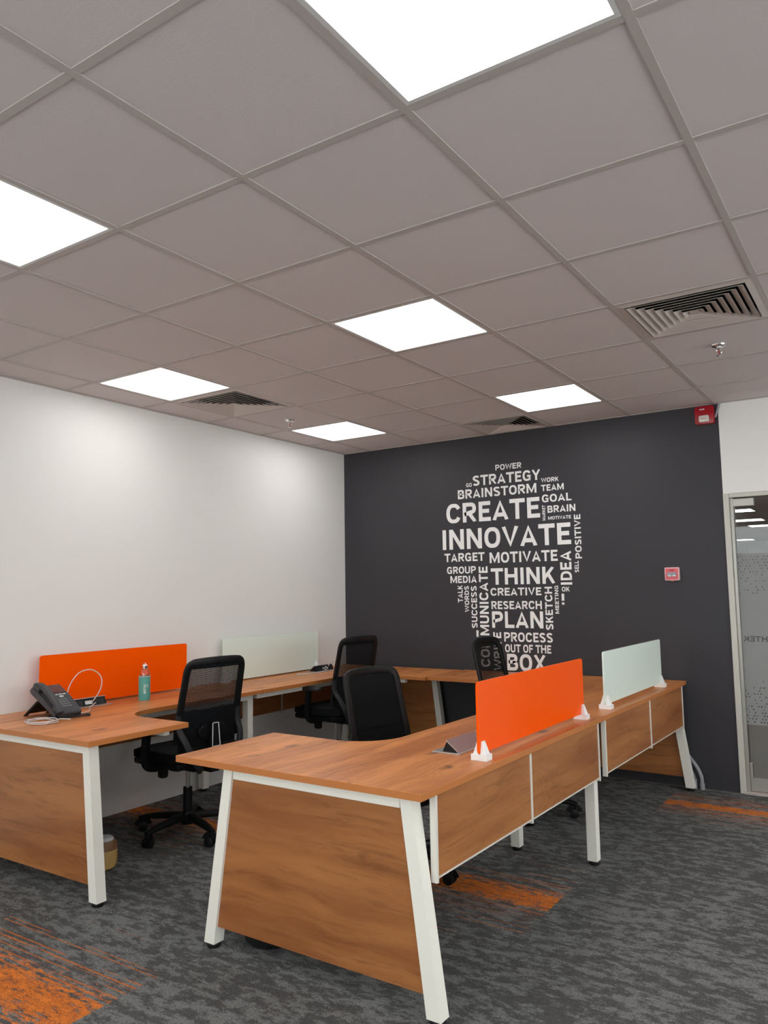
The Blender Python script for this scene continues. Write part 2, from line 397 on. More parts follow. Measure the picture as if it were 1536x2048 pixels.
def _arc(cx, cy2, rx, ry, a0, a1, n=14, p=2.35):
    out = []
    for k in range(n+1):
        a = math.radians(a0+(a1-a0)*k/n); c, q = math.cos(a), math.sin(a)
        out.append((cx+rx*math.copysign(abs(c)**(2/p), c), cy2+ry*math.copysign(abs(q)**(2/p), q)))
    return out
def glyph(ch):
    """bold grotesque capitals as stroke centre lines: (advance width, [polylines]); cap height 1, stroke T"""
    h = FT/2
    if ch == 'I': return 0.40, [[(0.20, 0), (0.20, 1)]]
    if ch == 'L': return 0.74, [[(h+.08, 1), (h+.08, h), (0.70, h)]]
    if ch == 'E': return 0.78, [[(0.72, 1-h), (h+.08, 1-h), (h+.08, h), (0.73, h)], [(h+.08, 0.515), (0.65, 0.515)]]
    if ch == 'F': return 0.76, [[(0.72, 1-h), (h+.08, 1-h), (h+.08, 0)], [(h+.08, 0.50), (0.65, 0.50)]]
    if ch == 'T': return 0.86, [[(0.03, 1-h), (0.83, 1-h)], [(0.43, 1-h), (0.43, 0)]]
    if ch == 'H': return 0.98, [[(h+.08, 0), (h+.08, 1)], [(0.90-h, 0), (0.90-h, 1)], [(h+.08, 0.52), (0.90-h, 0.52)]]
    if ch == 'N': return 0.98, [[(h+.08, 0), (h+.08, 1)], [(0.90-h, 0), (0.90-h, 1)], [(h+.10, 0.97), (0.88-h, 0.03)]]
    if ch == 'M': return 1.20, [[(h+.08, 0), (h+.08, 1)], [(1.12-h, 0), (1.12-h, 1)], [(h+.105, 0.97), (0.60, 0.11), (1.095-h, 0.97)]]
    if ch == 'A': return 0.94, [[(0.03+h*1.05, 0), (0.47, 1-h*0.55), (0.91-h*1.05, 0)], [(0.22, 0.275), (0.72, 0.275)]]
    if ch == 'V': return 0.92, [[(0.02+h*1.05, 1), (0.46, h*0.55), (0.90-h*1.05, 1)]]
    if ch == 'W': return 1.24, [[(0.02+h, 1), (0.345, h*0.5), (0.62, 0.93), (0.895, h*0.5), (1.22-h, 1)]]
    if ch == 'X': return 0.90, [[(0.03+h*1.2, 0), (0.87-h*1.2, 1)], [(0.03+h*1.2, 1), (0.87-h*1.2, 0)]]
    if ch == 'Y': return 0.88, [[(0.01+h*1.1, 1), (0.44, 0.42), (0.87-h*1.1, 1)], [(0.44, 0.48), (0.44, 0)]]
    if ch == 'K': return 0.90, [[(h+.08, 0), (h+.08, 1)], [(0.82-h, 1), (h+.12, 0.36)], [(0.42, 0.60), (0.86-h, 0)]]
    if ch == 'O': return 0.96, [_arc(0.48, 0.5, 0.42-h, 0.51-h, 0, 360, 30)+[None]]
    if ch == 'C': return 0.92, [_arc(0.48, 0.5, 0.42-h, 0.51-h, 28, 332, 28)]
    if ch == 'G': return 0.95, [_arc(0.48, 0.5, 0.42-h, 0.51-h, 32, 318, 26)+[(0.86-h, 0.17), (0.86-h, 0.455), (0.50, 0.455)]]
    if ch == 'D': return 0.90, [[(h+.08, h)]+[(0.38, h)]+_arc(0.38, 0.5, 0.47-h, 0.5-h, -90, 90, 16)[1:]+[(h+.08, 1-h), (h+.08, h), (h+.10, h)]]
    if ch == 'P': return 0.88, [[(h+.08, 0), (h+.08, 1-h), (0.50, 1-h)]+_arc(0.52, 0.69, 0.31-h, 0.31-h, 90, -90, 12)[1:]+[(h+.08, 0.38+h*0)]]
    if ch == 'R': return 0.90, [[(h+.08, 0), (h+.08, 1-h), (0.50, 1-h)]+_arc(0.52, 0.70, 0.31-h, 0.30-h, 90, -90, 12)[1:]+[(h+.08, 0.40)], [(0.47, 0.42), (0.86-h, 0)]]
    if ch == 'B': return 0.88, [[(h+.08, 0.52), (0.50, 0.52)]+_arc(0.50, 0.73+0.0, 0.29-h, 0.27-h+0.0, -90, 90, 10)[1:]+[(h+.08, 1-h), (h+.08, h), (0.52, h)]+_arc(0.53, 0.29, 0.30-h, 0.29-h, -90, 90, 10)[1:]+[(0.46, 0.515)]]
    if ch == 'S': return 0.86, [_arc(0.43, 0.735, 0.36-h, 0.275-h, 20, 270, 16, 2.1)[:-3]+[(0.43, 0.505)]+[(0.52, 0.475)]+_arc(0.43, 0.265, 0.36-h, 0.275-h, 60, -160, 16, 2.1)[2:]]
    if ch == 'U': return 0.92, [[(h+.07, 1)]+_arc(0.46, 0.36, 0.39-h, 0.37-h, 180, 360, 16)+[(0.85-h, 1)]]
    if ch == '!': return 0.36, [[(0.18, 1), (0.18, 0.36)], [(0.18, 0.20), (0.18, 0.0)]]
    return 0.34, []
FT = 0.20
def stroke(bm_, pts, t, x0, z0_, z1_):
    closed = pts[-1] is None
    if closed: pts = pts[:-2]
    P = [Vector((p_[0], p_[1])) for p_ in pts]
    Q = [P[0]]
    for p_ in P[1:]:
        if (p_-Q[-1]).length > 1e-4: Q.append(p_)
    P = Q; N = len(P); Lf = []; Rt = []
    for k in range(N):
        if closed: a = P[k]-P[k-1]; b_ = P[(k+1) % N]-P[k]
        else:
            a = P[k]-P[k-1] if k else P[1]-P[0]; b_ = P[k+1]-P[k] if k < N-1 else P[k]-P[k-1]
        a = a.normalized(); b_ = b_.normalized(); na = Vector((-a.y, a.x)); nb = Vector((-b_.y, b_.x)); m_ = (na+nb)
        if m_.length < 1e-3: m_ = na
        m_.normalize(); ln = min(1/max(m_.dot(na), 0.2), 1.9 if abs(a.dot(b_)) > 0.3 else 1.5)
        Lf.append(P[k]+m_*t/2*ln); Rt.append(P[k]-m_*t/2*ln)
    V = [[bm_.verts.new((x0+v.x, v.y, zz)) for v in (Lf[k], Rt[k]) for zz in (z0_, z1_)] for k in range(N)]
    for k in range(N if closed else N-1):
        A = V[k]; B = V[(k+1) % N]
        for q_ in ((0, 1), (1, 3), (3, 2), (2, 0)): bm_.faces.new((A[q_[0]], A[q_[1]], B[q_[1]], B[q_[0]]))
    if not closed:
        for A in (V[0], V[-1]): bm_.faces.new((A[0], A[1], A[3], A[2]))
def text_bm(s, bold=0.0, depth=0.001, spacing=1.0):
    b = BM(); x = 0.0
    for n_, ch in enumerate(s):
        adv, st_ = glyph(ch)
        for k, pl_ in enumerate(st_): stroke(b, pl_, FT, x, 0.0, 1.0+0.02*k)
        x += adv
    for v in b.verts: v.co.y = min(1.0, max(0.0, v.co.y))      # flat apexes on A, V, M, W
    return b
def fit_text(s, x0, z0, x1, z1, bold=0.015, rot=False, mirror=False, depth=0.0006):
    """text as a thin mesh in the XY plane filling the rectangle; z is depth"""
    bm = text_bm(s, bold, 1.0)
    if rot: bmesh.ops.rotate(bm, verts=bm.verts, cent=(0, 0, 0), matrix=Matrix.Rotation(math.pi/2, 3, 'Z'))
    if mirror: bmesh.ops.scale(bm, vec=(-1, 1, 1), verts=bm.verts)
    xs = [v.co.x for v in bm.verts]; ys = [v.co.y for v in bm.verts]
    ax, bx, ay, by = min(xs), max(xs), min(ys), max(ys)
    for v in bm.verts:
        v.co.x = x0+(v.co.x-ax)/(bx-ax)*(x1-x0); v.co.y = z0+(v.co.y-ay)/(by-ay)*(z1-z0); v.co.z = depth*v.co.z if v.co.z > 0 else 0
    return bm
# maps a text plane (x, y, depth) to the wall y=0 seen from -y, to x plane etc.
TO_WALL = Matrix(((1, 0, 0, 0), (0, 0, -1, 0), (0, 1, 0, 0), (0, 0, 0, 1)))

def copy_tree(o, parent=None):
    c = o.copy(); COL.objects.link(c)
    if parent is not None: c.parent = parent
    for ch in list(o.children): copy_tree(ch, c)
    return c

# ================================================================== SETTING
RX, RY = 8.0, -8.6      # room extents: x 0..RX, y RY..0
DX0 = 3.323             # left edge of the door opening
DX1 = 4.32
def struct(name, bm, m, **k): return obj(name, bm, m, kind='structure', **k)

# floor slab with its carpet tiles
bm = BM(); box(bm, -0.1, RX+0.1, RY-0.1, 0.02, -0.1, -0.006)
floor = struct('floor', bm, M_CARPET); floor['label'] = 'grey carpet tile floor with woven orange streaks'
tile_mesh = {}
def carpet_tile(x0, x1, y0, y1):
    key = (round(x1-x0, 3), round(y1-y0, 3))
    if key not in tile_mesh:
        b = BM(); wx, wy = x1-x0, y1-y0; g_ = 0.0004
        box(b, g_, wx-g_, g_, wy-g_, -0.0055, 0.0, bev=0.0007, seg=1)
        me = bpy.data.meshes.new('carpet_tile'); b.to_mesh(me); b.free(); me.materials.append(M_CARPET); tile_mesh[key] = me
    o = bpy.data.objects.new('carpet_tile', tile_mesh[key]); COL.objects.link(o); o.parent = floor; o.location = (x0, y0, 0)
def edges(a, b, start, step):
    k = math.ceil((a-start)/step+1e-6); e = [a]
    while start+k*step < b-1e-4:
        e.append(start+k*step); k += 1
    return e+[b]
ex = edges(0.0, RX, 2.94, 0.5); ey = edges(RY, 0.0, -2.95, 0.5)
for i in range(len(ex)-1):
    for j in range(len(ey)-1): carpet_tile(ex[i], ex[i+1], ey[j], ey[j+1])

# walls
bm = BM(); box(bm, -0.15, 0.0, RY-0.15, 0.15, 0, H+0.15); struct('wall_left', bm, M_WALLL)
bm = BM(); box(bm, 0.0, DX0, 0.0, 0.15, 0, H+0.15); struct('wall_back', bm, M_DARK)
bm = BM(); box(bm, DX0+0.001, RX, 0.0, 0.15, 2.05, H+0.15); struct('wall_over_door', bm, M_WHITE)
bm = BM(); box(bm, DX1, RX, 0.0, 0.15, 0, 2.05); struct('wall_beside_door', bm, M_WHITE)
# unseen walls, windows added as fill light: behind the camera and to its right
WZ0, WZ1 = 0.85, 2.45; wn = 3
for side in ('front', 'right'):
    if side == 'front': L_ = RX; T = Matrix.Translation((0, RY, 0))
    else: L_ = -RY; T = Matrix.Translation((RX, RY, 0)) @ Matrix.Rotation(math.pi/2, 4, 'Z')
    bm = BM()      # local: x along the wall, y from -0.15 (outside) to 0 (inside)
    e0 = -0.15 if side == 'front' else 0.0; e1 = L_+0.15
    for q in ((e0, e1, 0, WZ0), (e0, e1, WZ1, H+0.15), (e0, 0.4, WZ0, WZ1), (L_-0.4, e1, WZ0, WZ1)): box(bm, q[0], q[1], -0.15, 0, q[2], q[3], mtx=T)
    struct('wall_'+side, bm, M_WHITE)
    for k in range(6):
        xa = 0.4+k*(L_-0.8)/6; xb = xa+(L_-0.8)/6; bm = BM()
        for q in ((xa, xa+0.03, WZ0, WZ1), (xb-0.03, xb, WZ0, WZ1), (xa+0.03, xb-0.03, WZ0, WZ0+0.04), (xa+0.03, xb-0.03, WZ1-0.04, WZ1)): box(bm, q[0], q[1], -0.10, -0.04, q[2], q[3], mtx=T)
        wf = struct('window_%d' % wn, bm, M_ALUW); wn += 1  # added window frame, sky light enters through it
        bm = BM(); box(bm, xa+0.03, xb-0.03, -0.074, -0.068, WZ0+0.04, WZ1-0.04, mtx=T); obj('pane', bm, M_PANE, wf)
    pl = bpy.data.lights.new('window_portal', 'AREA'); pl.shape = 'RECTANGLE'; pl.size = L_-0.8; pl.size_y = WZ1-WZ0; pl.cycles.is_portal = True
    po = bpy.data.objects.new('window_portal', pl); COL.objects.link(po)
    po.matrix_world = T @ Matrix.Translation((L_/2, -0.16, (WZ0+WZ1)/2)) @ Matrix.Rotation(math.pi, 4, 'Z') @ Matrix.Rotation(math.radians(90), 4, 'X')

# ceiling: plenum slab, tees, tiles
GX, GY = 1.502, -4.169
bm = BM(); box(bm, -0.1, RX+0.1, RY-0.1, 0.0, H+0.10, H+0.2)
ceil = struct('ceiling', bm, M_TILE); ceil['label'] = 'suspended ceiling of square mineral tiles in a metal grid'
gx = edges(0.0, RX, GX, 0.6); gy = edges(RY, 0.0, GY, 0.6)
if abs(gy[-1]-gy[-2]) < 0.05: gy.pop(-2)
TW = 0.012
for x in gx[1:-1]:
    b = BM(); box(b, x-TW, x+TW, RY, 0, H, H+0.004); box(b, x-0.002, x+0.002, RY, 0, H+0.004, H+0.035)
    obj('tee_bar', b, M_TEE, ceil)
for y in gy[1:-1]:
    for i in range(len(gx)-1):
        b = BM(); xa = gx[i]+(TW if i else 0); xb = gx[i+1]-(TW if i < len(gx)-2 else 0)
        box(b, xa, xb, y-TW, y+TW, H+0.0006, H+0.0040)
        obj('cross_tee', b, M_TEE, ceil)
b = BM(); box(b, 0, RX, -0.018, -0.0005, H-0.001, H+0.003); obj('edge_trim', b, M_TEE, ceil)
b = BM(); box(b, 0.0005, 0.018, RY, -0.018, H-0.001, H+0.003); obj('edge_trim', b, M_TEE, ceil)

def cell(i, j): return (GX+0.6*i, GY+0.6*j)      # lower-left corner of a cell
LIGHTS = [(3, -1, 'bright square LED panel cut off by the top edge of the photo'),
          (0, -1, 'square LED panel at the far left, cut off by the left edge of the photo'),
          (1, 2, 'square LED panel in the middle of the ceiling, left of the large air diffuser'),
          (-2, 2, 'square LED panel near the white wall, beside the left air diffuser'),
          (1, 5, 'small-looking square LED panel just before the charcoal wall, above the lettering'),
          (-2, 5, 'square LED panel nearest the corner of white and charcoal walls'),
          ]
FILL_LIGHTS = [(5, 2), (5, 5), (6, -1), (8, 2), (8, 5), (-2, -4), (1, -4), (4, -4), (7, -4), (0, -7), (3, -7), (6, -7)]  # unseen panels added to brighten the room
VENTS = [(3, 3, 'large square air diffuser at the right, nearest the camera, beside a sprinkler'),
         (-2, 3, 'square air diffuser by the white wall, touching an LED panel'),
         (0, 6, 'square air diffuser right above the charcoal wall, cut short by it')]
special = {(a[0], a[1]) for a in LIGHTS} | set(FILL_LIGHTS) | {(a[0], a[1]) for a in VENTS}
cm = {}
for i in range(len(gx)-1):
    for j in range(len(gy)-1):
        ci = round((gx[i+1]-0.6-GX)/0.6) if i == 0 else round((gx[i]-GX)/0.6)
        cj = round((gy[j+1]-0.6-GY)/0.6) if j == 0 else round((gy[j]-GY)/0.6)
        if (ci, cj) in special: continue
        wx = gx[i+1]-gx[i]; wy = gy[j+1]-gy[j]; key = (round(wx, 3), round(wy, 3))
        if key not in cm:
            b = BM(); box(b, 0.003, wx-0.003, 0.003, wy-0.003, 0, 0.014, bev=0.002, seg=1)
            me = bpy.data.meshes.new('ceiling_tile'); b.to_mesh(me); b.free(); me.materials.append(M_TILE); cm[key] = me
        o = bpy.data.objects.new('ceiling_tile', cm[key]); COL.objects.link(o); o.parent = ceil; o.location = (gx[i], gy[j], H+0.0045)

# ------------------------------------------------------------------ ceiling lights
def make_light():
    t = thing('ceiling_light', '', 'light', (0, 0, H))
    b = BM(); a, c = 0.0125, 0.5875
    for (x0, x1, y0, y1) in ((a, c, a, a+0.014), (a, c, c-0.014, c), (a, a+0.014, a+0.014, c-0.014), (c-0.014, c, a+0.014, c-0.014)):
        box(b, x0, x1, y0, y1, 0.0005, 0.03)
    obj('frame', b, M_LIGHTFRAME, t)
    b = BM(); box(b, a+0.0142, c-0.0142, a+0.0142, c-0.0142, 0.004, 0.012); obj('diffuser', b, M_LED, t)
    return t
L0 = make_light(); first = True
for (i, j, lab) in LIGHTS:
    o = L0 if first else copy_tree(L0); first = False
    x, y = cell(i, j); o.location = (x, y, H); o['label'] = lab; o['group'] = 'square LED ceiling panels'
for (i, j) in FILL_LIGHTS:
    o = copy_tree(L0); x, y = cell(i, j); o.location = (x, y, H)
    o['label'] = 'square LED ceiling panel of the room outside the picture'; o['group'] = 'square LED ceiling panels out of view'

# ------------------------------------------------------------------ air diffusers
def make_vent(short=False):
    t = thing('air_diffuser', '', 'vent', (0, 0, H))
    y1 = 0.569-0.020 if short else 0.5875
    a = 0.0125; hx = 0.3; hy = (a+y1)/2
    def ring(b, ox, oy, zo, ix, iy, zi, th=0.0016):
        O = [(hx-ox, hy-oy), (hx+ox, hy-oy), (hx+ox, hy+oy), (hx-ox, hy+oy)]; I = [(hx-ix, hy-iy), (hx+ix, hy-iy), (hx+ix, hy+iy), (hx-ix, hy+iy)]
        for k in range(4):
            q = (k+1) % 4
            hexa(b, [(*O[k], zo), (*O[q], zo), (*I[q], zi), (*I[k], zi)], [(*O[k], zo+th), (*O[q], zo+th), (*I[q], zi+th), (*I[k], zi+th)])
    dy = (0.5875-y1)/2
    b = BM(); ring(b, 0.2875, 0.2875-dy, 0.0005, 0.258, 0.258-dy, -0.004, 0.004); ring(b, 0.258, 0.258-dy, -0.004, 0.255, 0.255-dy, 0.03, 0.002)
    obj('frame', b, M_VENT, t)
    for k in range(7):
        o_ = 0.250-k*0.034; i_ = o_-0.028
        b = BM(); ring(b, o_, max(o_-dy, 0.01), -0.009, i_, max(i_-dy, 0.006), 0.0055, 0.0012)
        obj('louvre', b, M_VENT, t)
    b = BM(); box(b, hx-0.02, hx+0.02, hy-0.02, hy+0.02, -0.004, 0.0, bev=0.001); obj('centre_cap', b, M_VENT, t)
    b = BM(); box(b, a+0.02, 0.5675, a+0.02, y1-0.02, 0.05, 0.055); box(b, hx-0.004, hx+0.004, hy-0.004, hy+0.004, 0.0, 0.05); obj('duct_plate', b, M_BLACKHOLE, t)  # black sheet stands in for the dark inside the duct
    return t
for k, (i, j, lab) in enumerate(VENTS):
    t = make_vent(short=(k == 2)); x, y = cell(i, j); t.location = (x, y, H); t['label'] = lab; t['group'] = 'square air diffusers'

# ------------------------------------------------------------------ sprinklers
def make_sprinkler():
    t = thing('sprinkler', '', 'sprinkler', (0, 0, H))
    b = BM(); lathe(b, [(0.0, 0.004), (0.036, 0.004), (0.038, 0.0), (0.036, -0.006), (0.026, -0.012), (0.016, -0.013), (0.0, -0.013)]); obj('escutcheon', b, M_CHROME, t, smooth=True)
    b = BM(); lathe(b, [(0.0, -0.012), (0.012, -0.012), (0.012, -0.024), (0.009, -0.027), (0, -0.027)])
    for s in (-1, 1): tube(b, smoothpath([(s*0.010, 0, -0.024), (s*0.014, 0, -0.036), (s*0.010, 0, -0.048), (0, 0, -0.055)], 4), 0.0026, 6)
    lathe(b, [(0, -0.054), (0.012, -0.054), (0.015, -0.057), (0.012, -0.059), (0, -0.059)]); obj('body', b, M_CHROME, t, smooth=True)
    b = BM(); cyl(b, (0, 0, -0.026), (0, 0, -0.053), 0.003, seg=8); obj('bulb', b, M_RED, t, label='red glass bulb')
    return t
s0 = make_sprinkler(); s0.location = (3.596, -1.455, H+0.0005); s0['label'] = 'chrome sprinkler head below the large right air diffuser'; s0['group'] = 'sprinkler heads'
s1 = copy_tree(s0); s1.location = (0.575, -1.456, H+0.0005); s1['label'] = 'small chrome sprinkler head near the white wall between diffuser and corner panel'

# ------------------------------------------------------------------ glass door
door = thing('door_1', 'frameless glass door with frosted film and triangle pattern beside the charcoal wall', 'door', (DX0, 0, 0)); door['kind'] = 'structure'
b = BM(); box(b, 0.001, 0.036, -0.012, 0.15, 0.0, 2.048, bev=0.002); obj('jamb', b, M_JAMB, door)
b = BM(); box(b, 0.961, 0.996, -0.012, 0.15, 0.0, 2.048, bev=0.002); obj('jamb', b, M_JAMB, door)
b = BM(); box(b, 0.037, 0.960, 0.0, 0.15, 2.02, 2.049, bev=0.002); obj('head_frame', b, M_JAMB, door)
b = BM(); box(b, 0.037, 0.060, 0.02, 0.09, 0.012, 2.018, bev=0.003); obj('rebate_strip', b, M_SATIN, door)
b = BM(); box(b, 0.062, 0.950, 0.040, 0.052, 0.095, 2.010); obj('glass_pane', b, M_PANE, door)
b = BM(); box(b, 0.062, 0.950, 0.030, 0.062, 0.015, 0.100, bev=0.002); obj('bottom_rail', b, M_SATIN, door)
b = BM(); box(b, 0.055, 0.19, 0.024, 0.068, 1.957, 2.012, bev=0.003); obj('patch_fitting', b, M_SATIN, door, label='satin steel corner fitting at the top of the glass')
b = BM(); box(b, 0.062, 0.080, 0.026, 0.066, 0.10, 0.20, bev=0.002); obj('pivot_plate', b, M_SATIN, door)
b = BM(); box(b, 0.030, 0.965, -0.03, 0.16, 0.0005, 0.012, bev=0.002); obj('threshold', b, M_STONE, door, label='worn pale stone threshold')
b = BM(); box(b, 0.062, 0.950, 0.0385, 0.0396, 0.455, 1.625); flm = obj('frosted_film', b, M_FILM, door, label='grey frosted film across the middle of the glass')
# triangles cut in the film show darker: small thin pieces
b = BM(); rnd = random.Random(3); st = 0.021
def tri_band(z0, z1, p0, p1):
    nz = int((z1-z0)/st)
    for r in range(nz):
        z = z0+(r+0.5)*st; pr = p0+(p1-p0)*r/max(1, nz-1)
        for c in range(42):
            x = 0.068+c*0.0205+(0.010 if r % 2 else 0)
            if x > 0.935 or rnd.random() > pr: continue
            s = rnd.choice((0.0085, 0.0075, 0.006)); d = rnd.choice((-1, 1))
            pts = [(x-d*s*0.6, z-s*0.75), (x+d*s*0.8, z), (x-d*s*0.6, z+s*0.75)]
            if d < 0: pts = pts[::-1]
            prism(b, pts, 0.0, 0.0008, mtx=Matrix(((1, 0, 0, 0), (0, 0, -1, 0.0384), (0, 1, 0, 0), (0, 0, 0, 1))))
tri_band(1.34, 1.615, 0.26, 0.62); tri_band(0.465, 0.76, 0.60, 0.22)
M_TRI = mat('film_triangle', sr(74, 74, 78), rough=0.3)
obj('triangle_pattern', b, M_TRI, door, kind='stuff', label='small dark triangles in two bands of the film')
b = fit_text('THTEK', 0.072, 1.018, 0.262, 1.056, bold=0.03, mirror=True)
bmesh.ops.transform(b, matrix=Matrix.Translation((0, 0.0384, 0)) @ TO_WALL, verts=b.verts)
obj('lettering', b, mat('film_letter', sr(84, 86, 88), rough=0.4), door, label='grey letters on the film seen mirrored')

# room seen beyond the glass door
bm = BM(); box(bm, -1.5, 6.0, 0.15, 20, -0.1, 0.0); struct('floor_beyond', bm, M_BROWNTILE)
bm = BM(); box(bm, -1.5, 6.0, 0.15, 20, H, H+0.1); struct('ceiling_beyond', bm, M_TILE)
bm = BM(); box(bm, -1.6, -1.5, 0.15, 20, 0, H); struct('wall_beyond_left', bm, M_DIMWALL)
bm = BM(); box(bm, 6.0, 6.1, 0.15, 20, 0, H); struct('wall_beyond_right', bm, M_DIMWALL)
bm = BM(); box(bm, -1.5, 6.0, 20, 20.1, 0, H); struct('wall_beyond_end', bm, M_DIMWALL)
for n_, (x0, x1, y_, z1) in enumerate(((0.15, 0.52, 19.97, 2.55), (1.15, 1.55, 19.97, 2.42))):
    bm = BM(); box(bm, x0, x1, y_-0.02, 19.999, 1.0, z1)
    o = struct('window_%d' % (n_+1), bm, M_DARKPANE)
for k, (x0, y0, ln) in enumerate(((1.7, 8.5, 0.6), (1.55, 10.8, 0.6), (1.6, 12.6, 0.6), (0.3, 18.2, 0.6), (4.0, 6.5, 1.2), (4.0, 3.5, 1.2), (4.0, 12.0, 1.2))):
    t = thing('ceiling_light', ['highest LED strip seen through the glass door', 'second LED strip from the top seen through the glass door', 'third LED strip from the top seen through the glass door', 'smallest, farthest LED strip seen through the glass door'][k] if k < 4 else 'LED ceiling panel of the far room, out of view', 'light', (x0, y0, H), group='LED panels beyond the glass door')
    b = BM(); box(b, 0.02, 0.58, 0.02, ln-0.02, -0.006, -0.0005); obj('diffuser', b, M_LED, t)
    b = BM()
    for q in ((0, 0.6, 0, 0.02), (0, 0.6, ln-0.02, ln), (0, 0.02, 0.02, ln-0.02), (0.58, 0.6, 0.02, ln-0.02)): box(b, *q, -0.008, -0.0005)
    obj('frame', b, M_LIGHTFRAME, t)

# ------------------------------------------------------------------ lettering mural
mural = thing('wall_lettering', 'white word cloud in the shape of a light bulb on the charcoal wall', 'lettering', (0, 0, 0))
WORDS = [('POWER', 0, 1.571, 2.391, 1.804, 2.438), ('STRATEGY', 0, 1.358, 2.278, 1.965, 2.365), ('GO', 0, 1.293, 2.274, 1.348, 2.307), ('BRAINSTORM', 0, 1.212, 2.176, 1.928, 2.254), ('WORK', 0, 1.971, 2.253, 2.117, 2.289), ('TEAM', 0, 1.968, 2.182, 2.158, 2.233), ('GOAL', 0, 1.972, 2.091, 2.218, 2.153), ('CREATE', 0, 1.095, 1.973, 1.952, 2.14), ('MARKET', 1, 1.971, 1.946, 1.997, 2.069), ('BRAIN', 0, 2.016, 2.005, 2.246, 2.061), ('MOTIVATE', 0, 2.019, 1.949, 2.208, 1.975), ('INNOVATE', 0, 1.052, 1.747, 2.201, 1.918), ('POSITIVE', 1, 2.231, 1.632, 2.283, 1.977), ('TARGET', 0, 1.066, 1.642, 1.448, 1.714), ('MOTIVATE', 0, 1.494, 1.62, 2.086, 1.708), ('IDEA', 1, 2.104, 1.431, 2.196, 1.695), ('SELL', 1, 2.221, 1.525, 2.254, 1.615), ('GROUP', 0, 1.088, 1.54, 1.364, 1.6), ('MEDIA', 0, 1.119, 1.461, 1.369, 1.521), ('THINK', 0, 1.501, 1.441, 2.058, 1.576), ('COMMUNICATE', 1, 1.39, 0.768, 1.472, 1.595), ('TALK', 1, 1.187, 1.298, 1.234, 1.441), ('WORDS', 1, 1.251, 1.217, 1.293, 1.435), ('SUCCESS', 1, 1.313, 1.084, 1.366, 1.434), ('CREATIVE', 0, 1.493, 1.351, 1.939, 1.414), ('RESEARCH', 0, 1.498, 1.241, 1.939, 1.306), ('PLAN', 0, 1.5, 1.089, 1.946, 1.223), ('SKETCH', 1, 1.967, 1.078, 2.029, 1.417), ('MEETING', 1, 2.05, 1.206, 2.081, 1.425), ('OK', 0, 2.11, 1.378, 2.173, 1.415), ('!', 0, 2.106, 1.276, 2.127, 1.361), ('WRITE', 1, 1.507, 0.745, 1.578, 1.054), ('PROCESS', 0, 1.604, 0.979, 2.02, 1.054), ('OUT OF THE', 0, 1.609, 0.894, 2.004, 0.958), ('BOX', 0, 1.624, 0.749, 1.954, 0.882), ('I', 0, 1.353, 1.012, 1.373, 1.066)]
for (s, rot, x0, z0, x1, z1) in WORDS:
    size = (x1-x0) if rot else (z1-z0)
    bold = 0.018 if size < 0.05 else 0.028
    b = fit_text(s, x0, z0, x1, z1, bold=bold, rot=bool(rot))
    bmesh.ops.transform(b, matrix=Matrix.Translation((0, -0.0002, 0)) @ TO_WALL, verts=b.verts)
    obj('word', b, M_LETTER, mural, label='white lettering reading %s' % s)

# ------------------------------------------------------------------ alarm devices
t = thing('fire_strobe', 'red fire alarm strobe at the top right corner of the charcoal wall', 'alarm', (3.238, 0, 2.622))
b = BM(); rect_plate(b, 0.128, 0.128, 0.045, 0.012, mtx=Matrix.Translation((0, -0.0235, 0)) @ TO_WALL, bev=0.004); obj('housing', b, M_RED, t, smooth=True)
b = BM(); rect_plate(b, 0.066, 0.046, 0.022, 0.006, mtx=Matrix.Translation((0.0, -0.056, -0.030)) @ TO_WALL, bev=0.004); obj('lens', b, M_LENS, t, smooth=True, label='clear strobe lens')
b = BM(); cyl(b, (-0.02, -0.0675, -0.03), (0.02, -0.0675, -0.03), 0.004, seg=8); obj('flash_tube', b, M_CHROME, t)
b = fit_text('FIRE', -0.030, 0.036, 0.004, 0.046, bold=0.02); bmesh.ops.transform(b, matrix=Matrix.Translation((0, -0.0461, 0)) @ TO_WALL, verts=b.verts); obj('lettering', b, M_LETTER, t)
b = BM(); tube(b, smoothpath([(3.306, -0.022, 2.600), (3.320, -0.018, 2.640), (3.334, -0.016, 2.690), (3.337, -0.016, 2.698)], 5), 0.008, 8)
tag(obj('alarm_cable', b, M_PIPE, smooth=True), 'short grey cable running up from the red strobe to the ceiling', 'cable')
t = thing('call_point', 'small pinkish red manual call point at chest height on the charcoal wall', 'alarm', (2.955, 0, 1.495))
b = BM(); rect_plate(b, 0.100, 0.094, 0.032, 0.005, mtx=Matrix.Translation((0, -0.0165, 0)) @ TO_WALL, bev=0.003); obj('housing', b, mat('clear_pink_cover', sr(240, 196, 198), rough=0.2), t, smooth=True)
b = BM(); rect_plate(b, 0.086, 0.078, 0.004, 0.003, mtx=Matrix.Translation((0, -0.0345, 0)) @ TO_WALL); obj('face_plate', b, M_PINK, t)
b = BM(); rect_plate(b, 0.064, 0.030, 0.004, 0.002, mtx=Matrix.Translation((0, -0.0385, -0.004)) @ TO_WALL); obj('break_glass', b, mat('break_glass_grey', sr(112, 116, 128), rough=0.15), t, label='grey break glass window')
b = BM()
for s in (-1, 1): box(b, s*0.016-0.008, s*0.016+0.008, -0.0415, -0.0403, -0.017, -0.009)
obj('arrow_mark', b, M_LETTER, t)
b = fit_text('FIRE', -0.017, 0.020, 0.017, 0.031, bold=0.02); bmesh.ops.transform(b, matrix=Matrix.Translation((0, -0.0366, 0)) @ TO_WALL, verts=b.verts); obj('lettering', b, mat('dark_red_print', sr(120, 40, 50)), t)
b = BM(); box(b, -0.010, 0.010, -0.028, -0.008, -0.053, -0.0465, bev=0.001); obj('key_tab', b, M_PINK, t)

